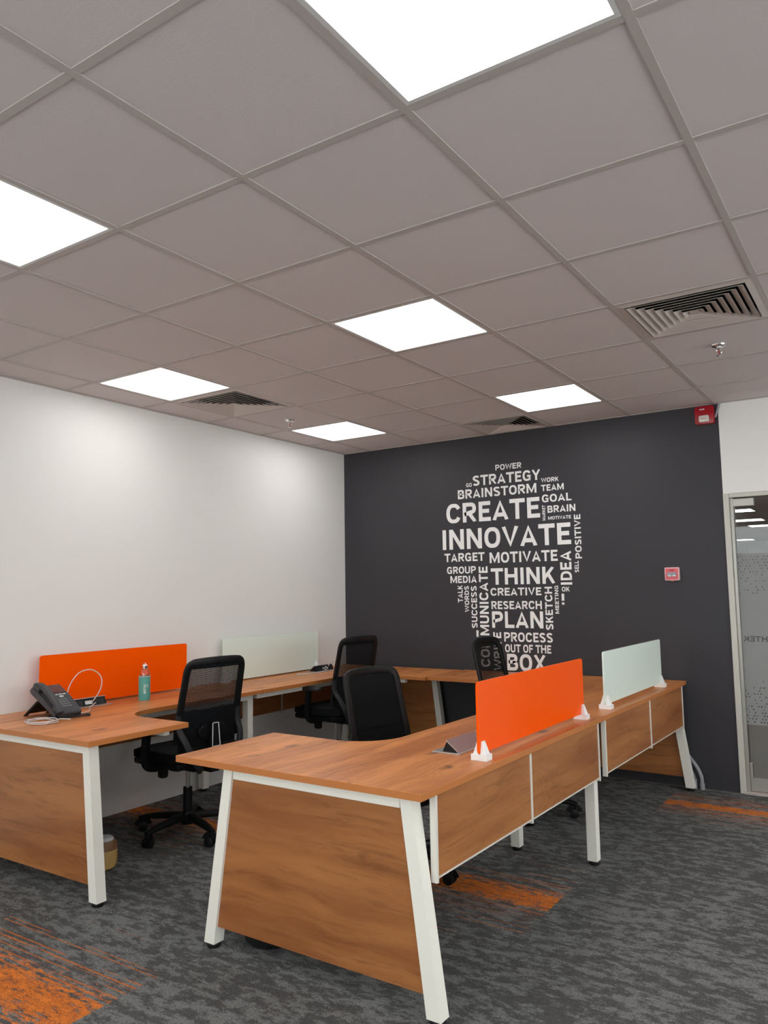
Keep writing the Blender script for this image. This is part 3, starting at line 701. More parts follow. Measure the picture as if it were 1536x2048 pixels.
# ================================================================== DESKS
# local frame of a run: x = distance inwards from the outer edge, y = along the run from its end, z up
def make_desk(label, sx, sy_, origin, rz, wood_i, wing=1.2, depth=0.6, length=1.79, leg_in=(0.90, 1.0), mid=True, frame_end=True, outer_leg=0.063, panels=True, endgap=0.0):
    t = thing('desk', label, 'desk', origin, rz, group='L-shaped oak workstations')
    f = lambda x, y: (sx*x, sy_*y)
    wm = W_Y[wood_i]
    # desk top with a curved inner corner
    R = 0.22; pts = [(endgap, 0), (wing, 0), (wing, 0.6)]
    cx0, cy0 = depth+R, 0.6+R
    for k in range(13):
        a = math.radians(-90-90*k/12); pts.append((cx0+R*math.cos(a), cy0+R*math.sin(a)))
    pts += [(depth, length-0.0008), (endgap, length-0.0008)]
    P = [f(*p) for p in pts]
    if sx*sy_ < 0: P = P[::-1]
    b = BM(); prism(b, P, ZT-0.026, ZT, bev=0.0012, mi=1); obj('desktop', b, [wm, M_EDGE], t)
    def bx(b, x0, x1, y0, y1, z0, z1, bev=0.002):
        X = sorted((sx*x0, sx*x1)); Y = sorted((sy_*y0, sy_*y1)); box(b, X[0], X[1], Y[0], Y[1], z0, z1, bev=bev)
    zt = ZT-0.0265
    yl0, yl1 = 0.035, 0.088       # front and back face of the end frame
    li_t, li_b = leg_in            # x of the inner leg's outer side at top and foot
    lo_t, lo_b = outer_leg, outer_leg-0.10
    wdt = 0.047
    def q(x0, x1, z): return [(*f(x0, yl0), z), (*f(x1, yl0), z), (*f(x1, yl1), z), (*f(x0, yl1), z)]
    def foot(x, y, par):
        b = BM(); lathe(b, [(0, 0.0), (0.024, 0.0), (0.027, 0.004), (0.027, 0.012), (0.022, 0.0195), (0, 0.0195)], c=(*f(x, y), 0.0), seg=16); obj('levelling_foot', b, M_BLACK, par)
    b = BM(); hexa(b, q(lo_b, lo_b+wdt+0.008, 0.02), q(lo_t, lo_t+wdt, zt)); lg = obj('leg', b, M_STEELW, t); foot(lo_b+0.028, 0.062, lg)
    b = BM(); hexa(b, q(li_b-wdt-0.008, li_b, 0.02), q(li_t-wdt, li_t, zt)); lg = obj('leg', b, M_STEELW, t); foot(li_b-0.028, 0.062, lg)
    b = BM(); bx(b, lo_t+wdt+0.0005, li_t-wdt-0.0005, yl0+0.002, yl1-0.002, zt-0.042, zt); obj('top_rail', b, M_STEELW, t)
    # wooden end panel between the splayed legs
    zp0, zp1 = 0.088, zt-0.0425
    def lx(z, t_, b_, s): return (b_+(t_-b_)*(z-0.02)/(zt-0.02))
    g1 = lambda z: lx(z, lo_t+wdt, lo_b+wdt+0.008, 1)+0.0008
    g2 = lambda z: lx(z, li_t-wdt, li_b-wdt-0.008, 1)-0.0008
    y0p, y1p = 0.046, 0.064
    b = BM(); hexa(b, [(*f(g1(zp0), y0p), zp0), (*f(g2(zp0), y0p), zp0), (*f(g2(zp0), y1p), zp0), (*f(g1(zp0), y1p), zp0)],
                   [(*f(g1(zp1), y0p), zp1), (*f(g2(zp1), y0p), zp1), (*f(g2(zp1), y1p), zp1), (*f(g1(zp1), y1p), zp1)])
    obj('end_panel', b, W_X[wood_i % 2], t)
    # long rails under the top
    for xr in (0.085, depth-0.10):
        b = BM(); bx(b, xr, xr+0.035, yl1+0.001, length-0.012 if not mid else length-0.062, zt-0.040, zt); obj('side_rail', b, M_STEELW, t)
    b = BM(); bx(b, depth-0.06, li_t-0.02, 0.50, 0.535, zt-0.035, zt); obj('wing_rail', b, M_STEELW, t)
    if mid:
        for x0 in (0.018+0.02, depth-0.135):
            b = BM(); bx(b, x0, x0+0.052, length-0.118+0.06, length-0.066+0.06, 0.02, zt); lg = obj('leg', b, M_STEELW, t); foot(x0+0.026, length-0.032, lg)
        b = BM(); bx(b, 0.0905, depth-0.1355, length-0.05, length-0.015, zt-0.045, zt-0.001); obj('cross_rail', b, M_STEELW, t)
    # modesty panels hung below the outer edge
    if panels:
        xa, xb = 0.008, 0.024
        ys = [0.098, 0.112, 0.884, 0.898, length-0.062, length-0.048]
        zb = 0.437
        for (ya, yb) in ((ys[1]+0.0005, ys[2]-0.0005), (ys[3]+0.0005, ys[4]-0.0005)):
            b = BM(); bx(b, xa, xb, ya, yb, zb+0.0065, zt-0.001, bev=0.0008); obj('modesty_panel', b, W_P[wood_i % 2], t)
            b = BM(); bx(b, xa-0.002, xb+0.002, ya, yb, zb, zb+0.006, bev=0.0006); obj('bottom_strip', b, M_ALUW, t)
        for (ya, yb) in ((ys[0], ys[1]), (ys[2], ys[3]), (ys[4], ys[5])):
            b = BM(); bx(b, xa-0.004, xb+0.004, ya, yb, zb-0.012, zt-0.001, bev=0.001); bx(b, xa-0.0055, xa-0.0042, ya+0.005, yb-0.005, zb-0.012, zt-0.001, bev=0.0)
            obj('edge_strip', b, M_ALUW, t)
    return t
TH = 0.01428
XR, YR = 2.963, -3.6
def RW(x, y, z=0.0):      # run local (x inwards, y along) -> world for the right run
    return (XR - x*math.cos(TH) + y*math.sin(TH), YR + x*math.sin(TH) + y*math.cos(TH), z)
make_desk('nearest oak workstation, with white splayed legs and a wooden end panel in the foreground', -1, 1, RW(0, 0), -TH, 0, leg_in=(0.952, 1.06))
make_desk('right-hand oak workstation behind the orange screen, its end against the charcoal wall', -1, -1, RW(0, 3.565), -TH, 2, wing=1.775, leg_in=(1.03, 1.12), mid=False, length=1.775)
make_desk('left front oak workstation with the desk phone and the teal bottle on it', 1, 1, (0.004, -3.58, 0), 0.0, 1, wing=1.172, leg_in=(1.122, 1.205), outer_leg=0.12)
make_desk('far left oak workstation in the corner under the pale screen', 1, -1, (0.004, -0.04, 0), 0.0, 3, wing=1.22, leg_in=(1.02, 1.11), mid=False, length=1.748, outer_leg=0.12)

# ------------------------------------------------------------------ desk screens and clamps
def screen(label, m, c, rz, length, z0, z1):
    """c = centre of the foot line on the desk; long axis local y"""
    t = thing('desk_screen', label, 'screen', (c[0], c[1], ZT), rz, group='glass desk screens')
    hh = z1-z0
    b = BM(); rect_plate(b, length, hh, 0.008, 0.014, mtx=Matrix(((0, 0, 1, 0), (1, 0, 0, 0), (0, 1, 0, (z0+z1)/2-ZT), (0, 0, 0, 1))), bev=0.0015); obj('glass_panel', b, m, t)
    for s in (-1, 1):
        yc = s*(length/2-0.028)
        b = BM()
        for d in (-1, 1):
            hexa(b, [(d*0.0045, yc-0.026, 0.0003), (d*0.034, yc-0.026, 0.0003), (d*0.034, yc+0.026, 0.0003), (d*0.0045, yc+0.026, 0.0003)],
                 [(d*0.0045, yc-0.010, 0.074), (d*0.013, yc-0.010, 0.074), (d*0.013, yc+0.010, 0.074), (d*0.0045, yc+0.010, 0.074)])
        box(b, -0.034, 0.034, yc-0.026, yc+0.026, 0.0003, z0-ZT-0.001)
        bmesh.ops.bevel(b, geom=[e for e in b.edges], offset=0.0012, segments=1, affect='EDGES')
        obj('clamp', b, M_CLAMP, t)
    return t
p = RW(0.066, 1.115); screen('large orange glass screen standing on the nearest desk run', M_ORANGE, p, -TH, 1.165, 0.765, 1.043)
p = RW(0.066, 2.60); screen('pale mint glass screen on the right desk run near the charcoal wall', M_MINT, p, -TH, 1.15, 0.765, 1.052)
screen('orange glass screen on the left desk behind the phone and bottle', M_ORANGE, (0.085, -2.575), 0.0, 1.125, 0.752, 1.058)
screen('pale mint glass screen on the far left desk against the white wall', M_MINT, (0.085, -1.09), 0.0, 1.13, 0.752, 1.068)

# ------------------------------------------------------------------ pop-up power boxes
def power_box(label, c, rz):
    """plate long axis local y; sockets face local +x"""
    t = thing('power_box', label, 'socket', (c[0], c[1], ZT), rz, group='pop-up power boxes')
    b = BM()
    for q in ((-0.065, 0.065, -0.14, -0.125), (-0.065, 0.065, 0.125, 0.14), (-0.065, -0.052, -0.125, 0.125), (0.028, 0.065, -0.125, 0.125)): box(b, *q, 0.0003, 0.0055, bev=0.001)
    obj('surround', b, M_ALU, t)
    # wedge: hinged at the back (-x); lid slopes up to the front edge
    pr = [(-0.050, 0.0008), (0.027, 0.0008), (0.006, 0.044)]
    b = BM(); prism(b, pr, -0.122, 0.122, mtx=Matrix(((1, 0, 0, 0), (0, 0, 1, 0), (0, 1, 0, 0), (0, 0, 0, 1)))); obj('socket_block', b, M_BLACK, t)
    b = BM(); d = Vector((0.056, 0, 0.0432)).normalized(); n = Vector((-d.z, 0, d.x))
    o0 = Vector((-0.053, 0, 0.001)); L = 0.078
    qv = [o0, o0+d*L, o0+d*L+n*0.004, o0+n*0.004]
    hexa(b, [(v.x, -0.124, v.z) for v in qv], [(v.x, 0.124, v.z) for v in qv]); obj('lid', b, M_LID, t)
    # sockets on the front face
    fd = Vector((-0.021, 0, 0.0432)).normalized(); fn = Vector((fd.z, 0, -fd.x)); mid_ = Vector((0.0165, 0, 0.0224))
    mt = Matrix(((0, fd.x, fn.x, 0), (1, fd.y, fn.y, 0), (0, fd.z, fn.z, 0), (0, 0, 0, 1)))
    for y in (-0.075, 0.075):
        b = BM(); rect_plate(b, 0.062, 0.034, 0.002, 0.003, mtx=Matrix.Translation(mid_+fn*0.0015+Vector((0, y, 0))) @ mt); so = obj('socket', b, M_GREYPL, t)
        b = BM()
        for (u, v_) in ((0.0, 0.009), (-0.011, -0.007), (0.011, -0.007)): box(b, u-0.003, u+0.003, v_-0.002, v_+0.002, 0.0, 0.0012, mtx=Matrix.Translation(mid_+fn*0.0027+Vector((0, y, 0))) @ mt)
        obj('socket_hole', b, M_BLACKHOLE, so)
    b = BM(); rect_plate(b, 0.05, 0.022, 0.002, 0.002, mtx=Matrix.Translation(mid_+fn*0.0015) @ mt); obj('data_port', b, M_ALU, t)
    return t
power_box('open pop-up power box beside the desk phone under the orange screen', (0.165, -2.87), 0.0)
pb2 = RW(0.245, 0.73); power_box('half-open pop-up power box on the nearest desk beside the orange screen', (pb2[0], pb2[1]), math.pi-TH)
power_box('black pop-up power box on the far left desk with white cables', (0.195, -0.60), 0.0)

# ------------------------------------------------------------------ cords on the desks
def cord(name, label, pts, r, m=M_CORD, n=6, cat='cable', group=None):
    b = BM(); tube(b, smoothpath(pts, n), r, 8)
    return tag(obj(name, b, m, smooth=True), label, cat, group)
z = ZT+0.0045
cord('network_cable', 'pale cable looping high in front of the left orange screen', [(0.215, -2.875, z+0.032), (0.235, -2.88, z+0.03), (0.24, -2.83, z+0.10), (0.22, -2.815, z+0.17), (0.20, -2.87, z+0.215), (0.19, -2.95, z+0.20), (0.19, -3.01, z+0.13), (0.21, -3.04, z+0.05), (0.25, -3.06, z+0.004), (0.33, -3.10, z), (0.40, -3.06, z), (0.36, -2.99, z), (0.28, -2.93, z+0.004), (0.235, -2.86, z+0.02)], 0.0032)
coil = []
for k in range(40):
    a = 2*math.pi*k/13.0; rr = 0.078+0.012*math.sin(k*0.7); coil.append((0.475+rr*1.12*math.cos(a)+0.006*math.sin(k), -3.372+rr*math.sin(a)*0.85, z+0.004*(k//13)+0.001*(k % 3)))
coil += [(0.54, -3.30, z+0.010), (0.56, -3.25, z+0.003)]
cord('network_cable', 'pale cable lying coiled on the left desk in front of the phone', coil, 0.0032, n=3)
b = BM(); hp = []
base = smoothpath([(0.485, -3.275, z+0.012), (0.51, -3.24, z+0.008), (0.53, -3.18, z+0.006), (0.545, -3.12, z+0.006)], 8)
for k in range(240):
    u = k/239*(len(base)-1); i = min(int(u), len(base)-2); f_ = u-i; p_ = base[i].lerp(base[i+1], f_); d = (base[i+1]-base[i]).normalized(); s = d.cross(Vector((0, 0, 1))).normalized(); a = k*0.9
    hp.append(p_+s*0.008*math.cos(a)+Vector((0, 0, 1))*(0.008*math.sin(a)+0.003))
tube(b, hp, 0.0018, 5)
tag(obj('handset_cord', b, M_GREYPL, smooth=True), 'dark coiled handset cord at the front of the desk phone', 'cable')
cord('network_cable', 'pale cable tangled around the far left power box', [(0.225, -0.60, z+0.034), (0.265, -0.62, z+0.02), (0.27, -0.72, z), (0.24, -0.86, z), (0.19, -0.92, z), (0.22, -0.95, z), (0.28, -0.88, z), (0.29, -0.70, z), (0.27, -0.52, z), (0.26, -0.40, z), (0.23, -0.42, z+0.05), (0.21, -0.50, z+0.065), (0.228, -0.56, z+0.036)], 0.0036)

# ------------------------------------------------------------------ desk phone (faces +x, tilted up on a rear stand)
ph = thing('desk_phone', 'dark grey office desk phone tilted on a stand, beside the left orange screen', 'phone', (0.325, -3.205, ZT), math.radians(2))
ph.scale = (1.12, 1.0, 1.05)
TL = Matrix.Translation((0.125, 0, 0.018)) @ Matrix.Rotation(math.radians(29), 4, 'Y')   # local x runs down the slope; origin at the front lip
b = BM()
prof = [(-0.235, 0.018), (-0.225, 0.034), (-0.12, 0.030), (-0.02, 0.018), (0.0, 0.008), (0.0, -0.004), (-0.02, -0.008), (-0.22, -0.004), (-0.235, 0.004)]
prism(b, prof, -0.085, 0.085, mtx=TL @ Matrix(((1, 0, 0, 0), (0, 0, 1, 0), (0, 1, 0, 0), (0, 0, 0, 1))))
bmesh.ops.bevel(b, geom=b.edges[:], offset=0.0025, segments=2, affect='EDGES'); obj('body', b, M_PHONE, ph, smooth=True)
b = BM(); box(b, -0.212, -0.150, -0.028, 0.075, 0.0325, 0.0345, bev=0.0008, mtx=TL); obj('screen', b, M_SCREEN, ph, label='dark reddish display')
b = BM()
sl = Matrix.Translation((0, 0, 0))
for r in range(4):
    for c in range(3):
        x = -0.098+r*0.017; zz = 0.027-(x+0.12)*0.12; box(b, x-0.005, x+0.005, -0.010+c*0.020, 0.004+c*0.020, zz-0.002, zz+0.004, bev=0.001, mtx=TL)
obj('keypad', b, M_KEY, ph)
b = BM()
for c in range(4): box(b, -0.142, -0.134, -0.026+c*0.024, -0.008+c*0.024, 0.029, 0.0335, bev=0.0008, mtx=TL)
box(b, -0.125, -0.112, 0.012, 0.038, 0.026, 0.0335, bev=0.001, mtx=TL)
obj('function_keys', b, M_LIDW, ph, label='pale function keys')
# handset along the near side
b = BM(); hs = smoothpath([(-0.225, -0.060, 0.048), (-0.19, -0.060, 0.060), (-0.11, -0.060, 0.058), (-0.03, -0.060, 0.040), (0.005, -0.060, 0.024)], 5)
sweep(b, [TL @ Vector(p_) for p_ in hs], rrect(0.040, 0.020, 0.007), upv=(0, 0, 1)); 
box(b, -0.232, -0.178, -0.083, -0.037, 0.028, 0.058, bev=0.008, mtx=TL); box(b, -0.045, 0.006, -0.083, -0.037, 0.014, 0.036, bev=0.008, mtx=TL)
obj('handset', b, M_PHONE, ph, smooth=True)
b = BM()
for s in (-1, 1):
    hexa(b, [(-0.135, s*0.070-0.008, 0.0005), (-0.120, s*0.070-0.008, 0.0005), (-0.120, s*0.070+0.008, 0.0005), (-0.135, s*0.070+0.008, 0.0005)],
         [(-0.030, s*0.070-0.008, 0.085), (-0.012, s*0.070-0.008, 0.085), (-0.012, s*0.070+0.008, 0.085), (-0.030, s*0.070+0.008, 0.085)])
hexa(b, [(-0.128, -0.06, 0.010), (-0.122, -0.06, 0.010), (-0.122, 0.06, 0.010), (-0.128, 0.06, 0.010)], [(-0.03, -0.06, 0.085), (-0.02, -0.06, 0.085), (-0.02, 0.06, 0.085), (-0.03, 0.06, 0.085)])
box(b, 0.06, 0.128, -0.08, 0.08, 0.0005, 0.020, bev=0.003)
obj('stand', b, M_BLACK, ph)

# ------------------------------------------------------------------ bottle
bt = thing('water_bottle', 'glass water bottle in a teal sleeve standing on the left desk', 'bottle', (0.262, -2.52, ZT))
b = BM(); lathe(b, [(0, 0.004), (0.0325, 0.004), (0.0325, 0.165), (0.030, 0.182), (0.022, 0.196), (0.017, 0.200), (0.017, 0.205), (0.0145, 0.205), (0.0145, 0.200), (0.020, 0.193), (0.0275, 0.180), (0.030, 0.165), (0.030, 0.007), (0, 0.007)], seg=32); obj('glass', b, M_GLASS, bt, smooth=True)
b = BM(); lathe(b, [(0, 0.0003), (0.035, 0.0003), (0.0362, 0.004), (0.0362, 0.146), (0.0335, 0.146), (0.0335, 0.003), (0, 0.003)], seg=40); obj('sleeve', b, M_TEAL, bt, smooth=True, label='teal cloth sleeve')
b = BM(); lathe(b, [(0.0335, 0.1465), (0.0368, 0.1465), (0.0368, 0.1515), (0.0335, 0.1515), (0.0335, 0.1465)], seg=40); obj('sleeve_hem', b, M_LIDW, bt)
b = BM(); lathe(b, [(0.0178, 0.196), (0.019, 0.197), (0.019, 0.216), (0.014, 0.221), (0, 0.222)], seg=28)
tube(b, smoothpath([(-0.010, 0, 0.220), (-0.008, 0, 0.229), (0.008, 0, 0.229), (0.010, 0, 0.220)], 4), 0.003, 6); obj('cap', b, M_CHROME, bt, smooth=True, label='chrome screw cap')
def wrap(bm_, ang, R):
    for v in bm_.verts:
        a = ang+v.co.x/R; r = R+v.co.z; v.co = Vector((r*math.cos(a), r*math.sin(a), v.co.y))
va = math.atan2(CAM.y+2.52, CAM.x-0.262)
b = fit_text('BOTTLE', -0.004, 0.045, 0.009, 0.100, bold=0.01, rot=True); wrap(b, va, 0.0363); obj('lettering', b, M_LETTER, bt)
b = fit_text('MY', 0.016, 0.082, 0.024, 0.100, bold=0.01, rot=True); wrap(b, va, 0.0363); obj('lettering', b, M_LETTER, bt)

# ------------------------------------------------------------------ tub behind the leg, bin behind the end panel
tb = thing('tub', 'small tan tub with a grey-white lid standing behind the left white leg', 'tub', (0.785, -3.20, 0))
b = BM(); lathe(b, [(0, 0.001), (0.050, 0.001), (0.066, 0.012), (0.073, 0.040), (0.073, 0.100), (0, 0.100)]); obj('body', b, M_TAN, tb, smooth=True)
b = BM(); lathe(b, [(0, 0.1003), (0.073, 0.1003), (0.070, 0.128), (0.058, 0.142), (0, 0.142)]); obj('upper_band', b, M_AMBER, tb, smooth=True, label='brown translucent upper part')
b = BM(); lathe(b, [(0, 0.1423), (0.054, 0.1423), (0.055, 0.147), (0.048, 0.156), (0.026, 0.160), (0, 0.161)]); obj('lid', b, M_LIDW, tb, smooth=True, label='grey-white lid')
bn = thing('waste_bin', 'glossy black round waste bin under the nearest desk behind its end panel', 'bin', (2.092, -3.355, 0))
b = BM(); lathe(b, [(0, 0.002), (0.095, 0.002), (0.108, 0.012), (0.112, 0.030), (0.128, 0.27), (0.124, 0.27), (0.108, 0.030), (0, 0.016)], seg=36); obj('body', b, M_BLACKG, bn, smooth=True)
b = BM(); lathe(b, [(0.1235, 0.2705), (0.132, 0.2705), (0.132, 0.280), (0.1235, 0.280), (0.1235, 0.2705)], seg=36); obj('rim', b, M_BLACKG, bn, smooth=True)

# ------------------------------------------------------------------ conduits at the charcoal wall
t = thing('conduit', 'grey bent conduit pipe at the foot of the charcoal wall behind the splayed leg', 'pipe', (3.085, -0.035, 0))
b = BM(); tube(b, smoothpath([(0, 0, 0.045), (-0.004, 0, 0.09), (-0.03, 0, 0.15), (-0.07, 0, 0.205), (-0.10, 0, 0.25), (-0.115, 0, 0.32)], 6), 0.0125, 12); obj('pipe', b, M_PIPE, t, smooth=True)
b = BM(); lathe(b, [(0, 0.001), (0.0165, 0.001), (0.0165, 0.044), (0, 0.044)]); obj('collar', b, M_PIPE, t)
t = thing('conduit', 'short grey corrugated conduit beside the bent pipe at the charcoal wall', 'pipe', (3.035, -0.035, 0))
b = BM(); pa = smoothpath([(0, 0, 0.070), (-0.008, 0, 0.10), (-0.03, 0, 0.135), (-0.06, 0, 0.175), (-0.08, 0, 0.22)], 10); sweep(b, pa, circ(0.012, 12), scale=[1.0 if k % 2 else 0.74 for k in range(len(pa))]); obj('corrugated_hose', b, M_PIPE, t, smooth=True)
b = BM(); lathe(b, [(0, 0.001), (0.0155, 0.001), (0.0155, 0.068), (0, 0.068)]); obj('collar', b, M_PIPE, t)

# ================================================================== CHAIRS (faces +y, origin on the floor under the column)
def yback(zv):      # depth of the backrest surface at height z
    if zv > 0.68: return -0.212-(zv-0.68)*0.21
    return -0.212+(0.68-zv)*0.06
def make_chair():
    t = thing('office_chair', '', 'chair')
    # five-star base
    b = BM()
    lathe(b, [(0, 0.062), (0.036, 0.062), (0.042, 0.075), (0.042, 0.118), (0.032, 0.132), (0, 0.132)], seg=24)
    for k in range(5):
        a = math.radians(72*k); ca, sa = math.cos(a), math.sin(a)
        path = [(ca*r, sa*r, zz) for r, zz in ((0.025, 0.104), (0.10, 0.104), (0.20, 0.097), (0.27, 0.088), (0.312, 0.078))]
        sweep(b, path, rrect(0.048, 0.040, 0.010, 2), upv=(0, 0, 1), scale=[1.0, 0.98, 0.85, 0.70, 0.58])
        cyl(b, (ca*0.305, sa*0.305, 0.085), (ca*0.305, sa*0.305, 0.055), 0.012, seg=10)
    obj('star_base', b, M_BLACK, t, smooth=True)
    rr = random.Random(5)
    for k in range(5):
        a = math.radians(72*k); cx, cy2 = 0.305*math.cos(a), 0.305*math.sin(a); sw = a+rr.uniform(-1.2, 1.2)
        d = Vector((math.cos(sw), math.sin(sw), 0)); s = Vector((-d.y, d.x, 0)); c0 = Vector((cx, cy2, 0.0275))-d*0.012
        b = BM()
        for q_ in (-1, 1):
            cyl(b, c0+s*q_*0.006, c0+s*q_*0.024, 0.0268, seg=22); cyl(b, c0+s*q_*0.024, c0+s*q_*0.0265, 0.0268, 0.018, seg=22)
        hood = [c0+(d*math.cos(u)+Vector((0, 0, 1))*math.sin(u))*0.029 for u in [math.radians(x) for x in range(10, 171, 20)]]
        sweep(b, hood, [(-0.024, -0.002), (0.024, -0.002), (0.024, 0.002), (-0.024, 0.002)], upv=s.cross(Vector((0, 0, 1))) if False else s)
        cyl(b, (cx, cy2, 0.035), (cx, cy2, 0.06), 0.008, seg=8)
        obj('caster', b, M_BLACK, t, smooth=True)
    b = BM(); cyl(b, (0, 0, 0.125), (0, 0, 0.270), 0.027, seg=20); obj('column_sleeve', b, M_BLACK, t, smooth=True)
    b = BM(); cyl(b, (0, 0, 0.265), (0, 0, 0.395), 0.014, seg=18); obj('gas_piston', b, M_CHROME, t, smooth=True, label='chrome gas piston')
    # --- upper part (these can be lifted for a higher seat)
    ups = []
    def U(o): ups.append(o); return o
    b = BM(); box(b, -0.075, 0.075, -0.15, 0.13, 0.375, 0.430, bev=0.015); box(b, -0.20, 0.20, 0.02, 0.07, 0.405, 0.432, bev=0.006); box(b, -0.20, 0.20, -0.14, -0.09, 0.405, 0.432, bev=0.006)
    U(obj('tilt_mechanism', b, M_BLACK, t, smooth=True))
    b = BM(); cyl(b, (-0.07, 0.05, 0.398), (-0.16, 0.05, 0.392), 0.006, seg=8); box(b, -0.165, -0.115, 0.025, 0.075, 0.335, 0.400, bev=0.014); U(obj('lever', b, M_BLACK, t, smooth=True))
    b = BM(); box(b, -0.225, 0.225, -0.195, 0.225, 0.412, 0.455, bev=0.016); U(obj('seat_shell', b, M_BLACK, t, smooth=True))
    # cushion
    b = BM(); nx, ny = 14, 14; g = {}
    for lvl in (0, 1):
        for i in range(nx+1):
            for j in range(ny+1):
                u = -1+2*i/nx; v = -1+2*j/ny
                k = (abs(u)**5+abs(v)**5)**0.2; m_ = max(abs(u), abs(v), 1e-6); fx = u*m_/max(k, 1e-6) if k > 0 else 0; fy = v*m_/max(k, 1e-6) if k > 0 else 0
                x = fx*0.25; y = fy*0.245+0.015
                e = max(abs(u), abs(v))**6
                if lvl: zz = 0.520-0.016*e-(0.022*max(0, v)**3)+0.006*abs(u)**2
                else: zz = 0.456+0.004*e-(0.012*max(0, v)**3)*0
                g[lvl, i, j] = b.verts.new((x, y, zz))
    for i in range(nx):
        for j in range(ny):
            b.faces.new((g[1, i, j], g[1, i+1, j], g[1, i+1, j+1], g[1, i, j+1])); b.faces.new((g[0, i, j], g[0, i, j+1], g[0, i+1, j+1], g[0, i+1, j]))
    rim = [(i, 0) for i in range(nx)]+[(nx, j) for j in range(ny)]+[(i, ny) for i in range(nx, 0, -1)]+[(0, j) for j in range(ny, 0, -1)]
    for k in range(len(rim)):
        p_, q_ = rim[k], rim[(k+1) % len(rim)]; b.faces.new((g[0, *p_], g[0, *q_], g[1, *q_], g[1, *p_]))
    U(obj('seat', b, M_FABRIC, t, smooth=True))
    # armrests
    for s in (-1, 1):
        b = BM(); sweep(b, smoothpath([(s*0.10, 0.02, 0.415), (s*0.22, 0.02, 0.414), (s*0.275, 0.02, 0.440), (s*0.285, 0.015, 0.52), (s*0.285, 0.0, 0.645)], 5), rrect(0.052, 0.024, 0.008, 2), upv=(0, 1, 0)); U(obj('arm_post', b, M_BLACK, t, smooth=True))
        b = BM(); prism(b, rrect(0.078, 0.255, 0.032, 5), 0.645, 0.668, bev=0.006, mtx=Matrix.Translation((s*0.280, 0.02, 0))); U(obj('arm_pad', b, M_GREYPL, t, smooth=True))
    # backrest frame
    def bp(x, zv, off=0.0):  # point on the curved backrest surface
        return Vector((x, yback(zv)+off+0.9*x*x*0.75, zv))
    wb, wt = 0.214, 0.198
    path = []
    zs = [0.56, 0.62, 0.68, 0.74, 0.80, 0.86, 0.92, 0.965]
    wd = lambda zv: wb+(wt-wb)*(zv-0.56)/(1.02-0.56)
    for zv in zs: path.append(bp(-wd(zv), zv))
    for a in (35, 65): path.append(bp(-(wt-0.045)-0.045*math.cos(math.radians(a)), 0.972+0.040*math.sin(math.radians(a))))
    for x in (-0.15, -0.08, 0, 0.08, 0.15): path.append(bp(x, 1.014+0.006*(1-(x/0.15)**2)))
    for a in (65, 35): path.append(bp((wt-0.045)+0.045*math.cos(math.radians(a)), 0.972+0.040*math.sin(math.radians(a))))
    for zv in zs[::-1]: path.append(bp(wd(zv), zv))
    b = BM(); sweep(b, smoothpath(path, 2), rrect(0.042, 0.020, 0.007, 2), upv=(0, 1, 0)); U(obj('backrest_frame', b, M_BLACK, t, smooth=True))
    # lower frame arms sweeping back and under to the mechanism
    b = BM()
    for s in (-1, 1):
        pth = smoothpath([(s*0.214, yback(0.72)+0.028, 0.72), (s*0.214, yback(0.62)+0.014, 0.64), (s*0.198, yback(0.6)-0.028, 0.57), (s*0.155, -0.258, 0.47), (s*0.09, -0.235, 0.405), (s*0.04, -0.13, 0.395)], 5)
        sweep(b, pth, rrect(0.040, 0.022, 0.008, 2), upv=(0, 1, 0.2))
    U(obj('back_support', b, M_GREYPL, t, smooth=True))
    # open slatted mesh of the upper back: thin horizontal strands
    b = BM(); zv = 0.728
    while zv < 1.000:
        w_ = wd(zv)-0.012; xs = [w_*(-1+2*i/6) for i in range(7)]; hh = 0.0022; th = 0.0012
        ring = []
        for x in xs:
            p_ = bp(x, zv); ring.append([b.verts.new(p_+Vector((0, dy, dz))) for dy, dz in ((-th, -hh), (th, -hh), (th, hh), (-th, hh))])
        for A, B in zip(ring, ring[1:]):
            for q_ in range(4): b.faces.new((A[q_], A[(q_+1) % 4], B[(q_+1) % 4], B[q_]))
        zv += 0.0058
    U(obj('mesh_strands', b, M_MESH, t, kind='stuff', label='open horizontal mesh strands of the upper back'))
    # dense fabric of the lower back and border
    def sheet(z0_, z1_, inset, nz, name, mt_, off=0.0, th=0.004):
        b = BM(); G = []
        for j in range(nz+1):
            zv = z0_+(z1_-z0_)*j/nz; w_ = wd(max(zv, 0.5))-inset; G.append([[b.verts.new(bp(w_*(-1+2*i/10), zv, off+q_*th)) for i in range(11)] for q_ in (-0.5, 0.5)])
        for j in range(nz):
            for i in range(10):
                b.faces.new((G[j][0][i], G[j][0][i+1], G[j+1][0][i+1], G[j+1][0][i])); b.faces.new((G[j][1][i], G[j+1][1][i], G[j+1][1][i+1], G[j][1][i+1]))
            for i in (0, 10): b.faces.new((G[j][0][i], G[j+1][0][i], G[j+1][1][i], G[j][1][i]))
        for j in (0, nz):
            for i in range(10): b.faces.new((G[j][0][i], G[j][0][i+1], G[j][1][i+1], G[j][1][i]))
        return U(obj(name, b, mt_, t, smooth=True))
    sheet(0.515, 0.742, 0.010, 8, 'lower_back_fabric', M_FABRIC)
    sheet(0.975, 1.012, 0.030, 2, 'top_border', M_FABRIC)
    b = BM(); box(b, -0.19, 0.19, -0.009, 0.009, -0.010, 0.010, bev=0.004, mtx=Matrix.Translation((0, yback(0.53)+0.008, 0.52))); U(obj('bottom_bar', b, M_BLACK, t))
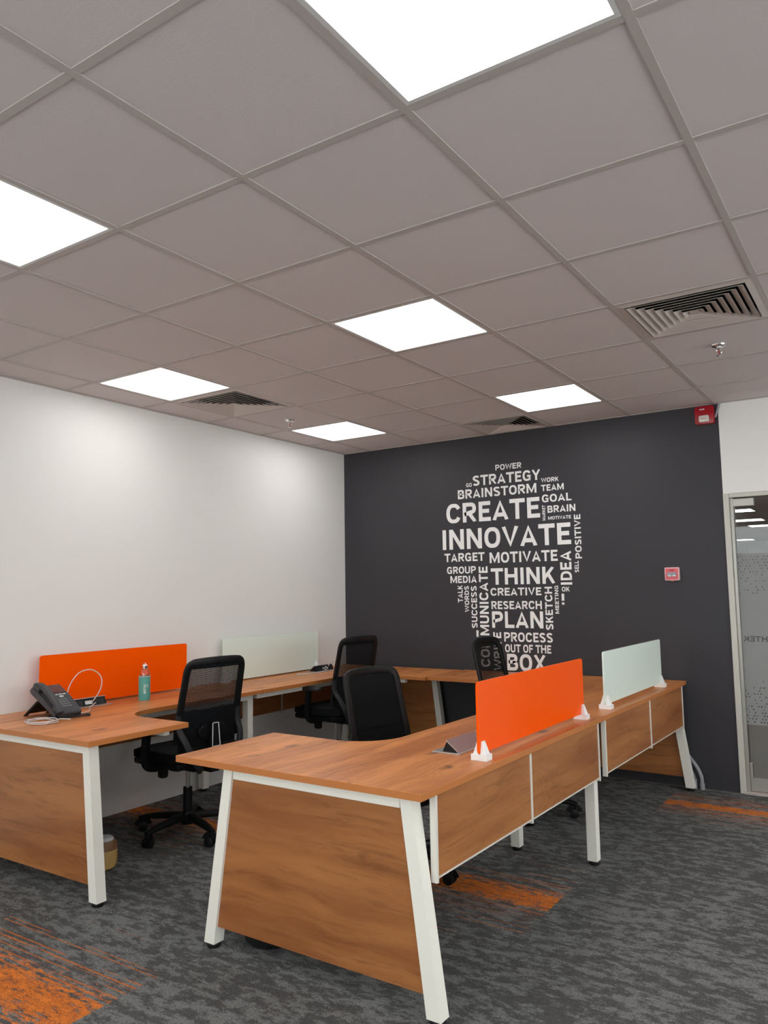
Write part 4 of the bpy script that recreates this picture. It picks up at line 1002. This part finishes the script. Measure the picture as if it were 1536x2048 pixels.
    # lumbar pad and bracket with silver outline, on the outside of the back
    b = BM(); prism(b, [(0.105*math.cos(2*math.pi*k/24)*(1.0), 0.052*math.sin(2*math.pi*k/24)) for k in range(24)], 0, 0.014, bev=0.004, mtx=Matrix.Translation((0, yback(0.62)-0.006, 0.615)) @ TO_WALL); U(obj('lumbar_pad', b, M_BLACK, t, smooth=True))
    b = BM(); hexa(b, [(-0.032, -0.2575, 0.52), (0.032, -0.2575, 0.52), (0.032, -0.228, 0.52), (-0.032, -0.228, 0.52)], [(-0.024, -0.2505, 0.665), (0.024, -0.2505, 0.665), (0.024, -0.228, 0.665), (-0.024, -0.228, 0.665)])
    hexa(b, [(-0.03, -0.25, 0.40), (0.03, -0.25, 0.40), (0.03, -0.22, 0.40), (-0.03, -0.22, 0.40)], [(-0.032, -0.2575, 0.5195), (0.032, -0.2575, 0.5195), (0.032, -0.228, 0.5195), (-0.032, -0.228, 0.5195)])
    hexa(b, [(-0.03, -0.25, 0.385), (0.03, -0.25, 0.385), (0.03, -0.14, 0.385), (-0.03, -0.14, 0.385)], [(-0.03, -0.25, 0.41), (0.03, -0.25, 0.41), (0.03, -0.14, 0.41), (-0.03, -0.14, 0.41)])
    br = U(obj('lumbar_bracket', b, M_BLACK, t))
    b = BM(); loop = [(-0.028, -0.2595, 0.53), (0.028, -0.2595, 0.53), (0.0205, -0.2525, 0.660), (-0.0205, -0.2525, 0.660)]
    pl = []
    for k in range(4):
        A = Vector(loop[k]); B = Vector(loop[(k+1) % 4])
        for q_ in range(6): pl.append(A.lerp(B, q_/6))
    sweep(b, pl, [(-0.0022, -0.002), (0.0022, -0.002), (0.0022, 0.002), (-0.0022, 0.002)], closed=True, upv=(0, 1, 0)); obj('silver_trim', b, M_TRIM, br, label='bright silver outline')
    return t, ups
ch0, _u = make_chair()
UPNAMES = ('tilt_mechanism', 'lever', 'seat_shell', 'seat', 'arm_post', 'arm_pad', 'backrest_frame', 'back_support', 'mesh_strands', 'lower_back_fabric', 'top_border', 'bottom_bar', 'lumbar_pad', 'lumbar_bracket')
def place_chair(x, y, facing, star, lift, label, first=False):
    o = ch0 if first else copy_tree(ch0)
    o.location = (x, y, 0); fz = math.radians(facing-90); o.rotation_euler = (0, 0, fz); o['label'] = label; o['group'] = 'black mesh office chairs'
    for c in o.children:
        if c.name.split('.')[0] in UPNAMES: c.location = (0, 0, lift)
        elif c.name.split('.')[0] in ('star_base', 'caster'): c.rotation_euler = (0, 0, math.radians(star)-fz)
    return o
place_chair(0.725, -2.57, 175, -88, 0.005, 'black mesh office chair seen from behind at the left front desk', True)
place_chair(0.61, -0.97, 174, 10, 0.03, 'black mesh office chair at the far left desk, turned to the corner')
c3 = place_chair(2.145, -2.37, -8, -17, -0.045, 'black office chair with a solid-looking back in the curve of the nearest desk')
b = BM(); G = []      # this one wears a dense cover over the strands
for j in range(9):
    zv = 0.725+j*0.034; w_ = 0.214-0.016*(zv-0.56)/0.46-0.010
    G.append([[b.verts.new((x, yback(zv)+dy+0.675*x*x, zv)) for x in [w_*(-1+2*i/10) for i in range(11)]] for dy in (0.0025, 0.0055)])
for j in range(8):
    for i in range(10):
        b.faces.new((G[j][0][i], G[j][0][i+1], G[j+1][0][i+1], G[j+1][0][i])); b.faces.new((G[j][1][i], G[j+1][1][i], G[j+1][1][i+1], G[j][1][i+1]))
    for i in (0, 10): b.faces.new((G[j][0][i], G[j+1][0][i], G[j+1][1][i], G[j][1][i]))
for j in (0, 8):
    for i in range(10): b.faces.new((G[j][0][i], G[j][0][i+1], G[j][1][i+1], G[j][1][i]))
obj('back_cover', b, M_FABRIC, c3, smooth=True, loc=(0, 0, -0.045))
place_chair(2.265, -1.15, 2, 8, 0.05, 'black mesh office chair in front of the lettering, behind the large orange screen')
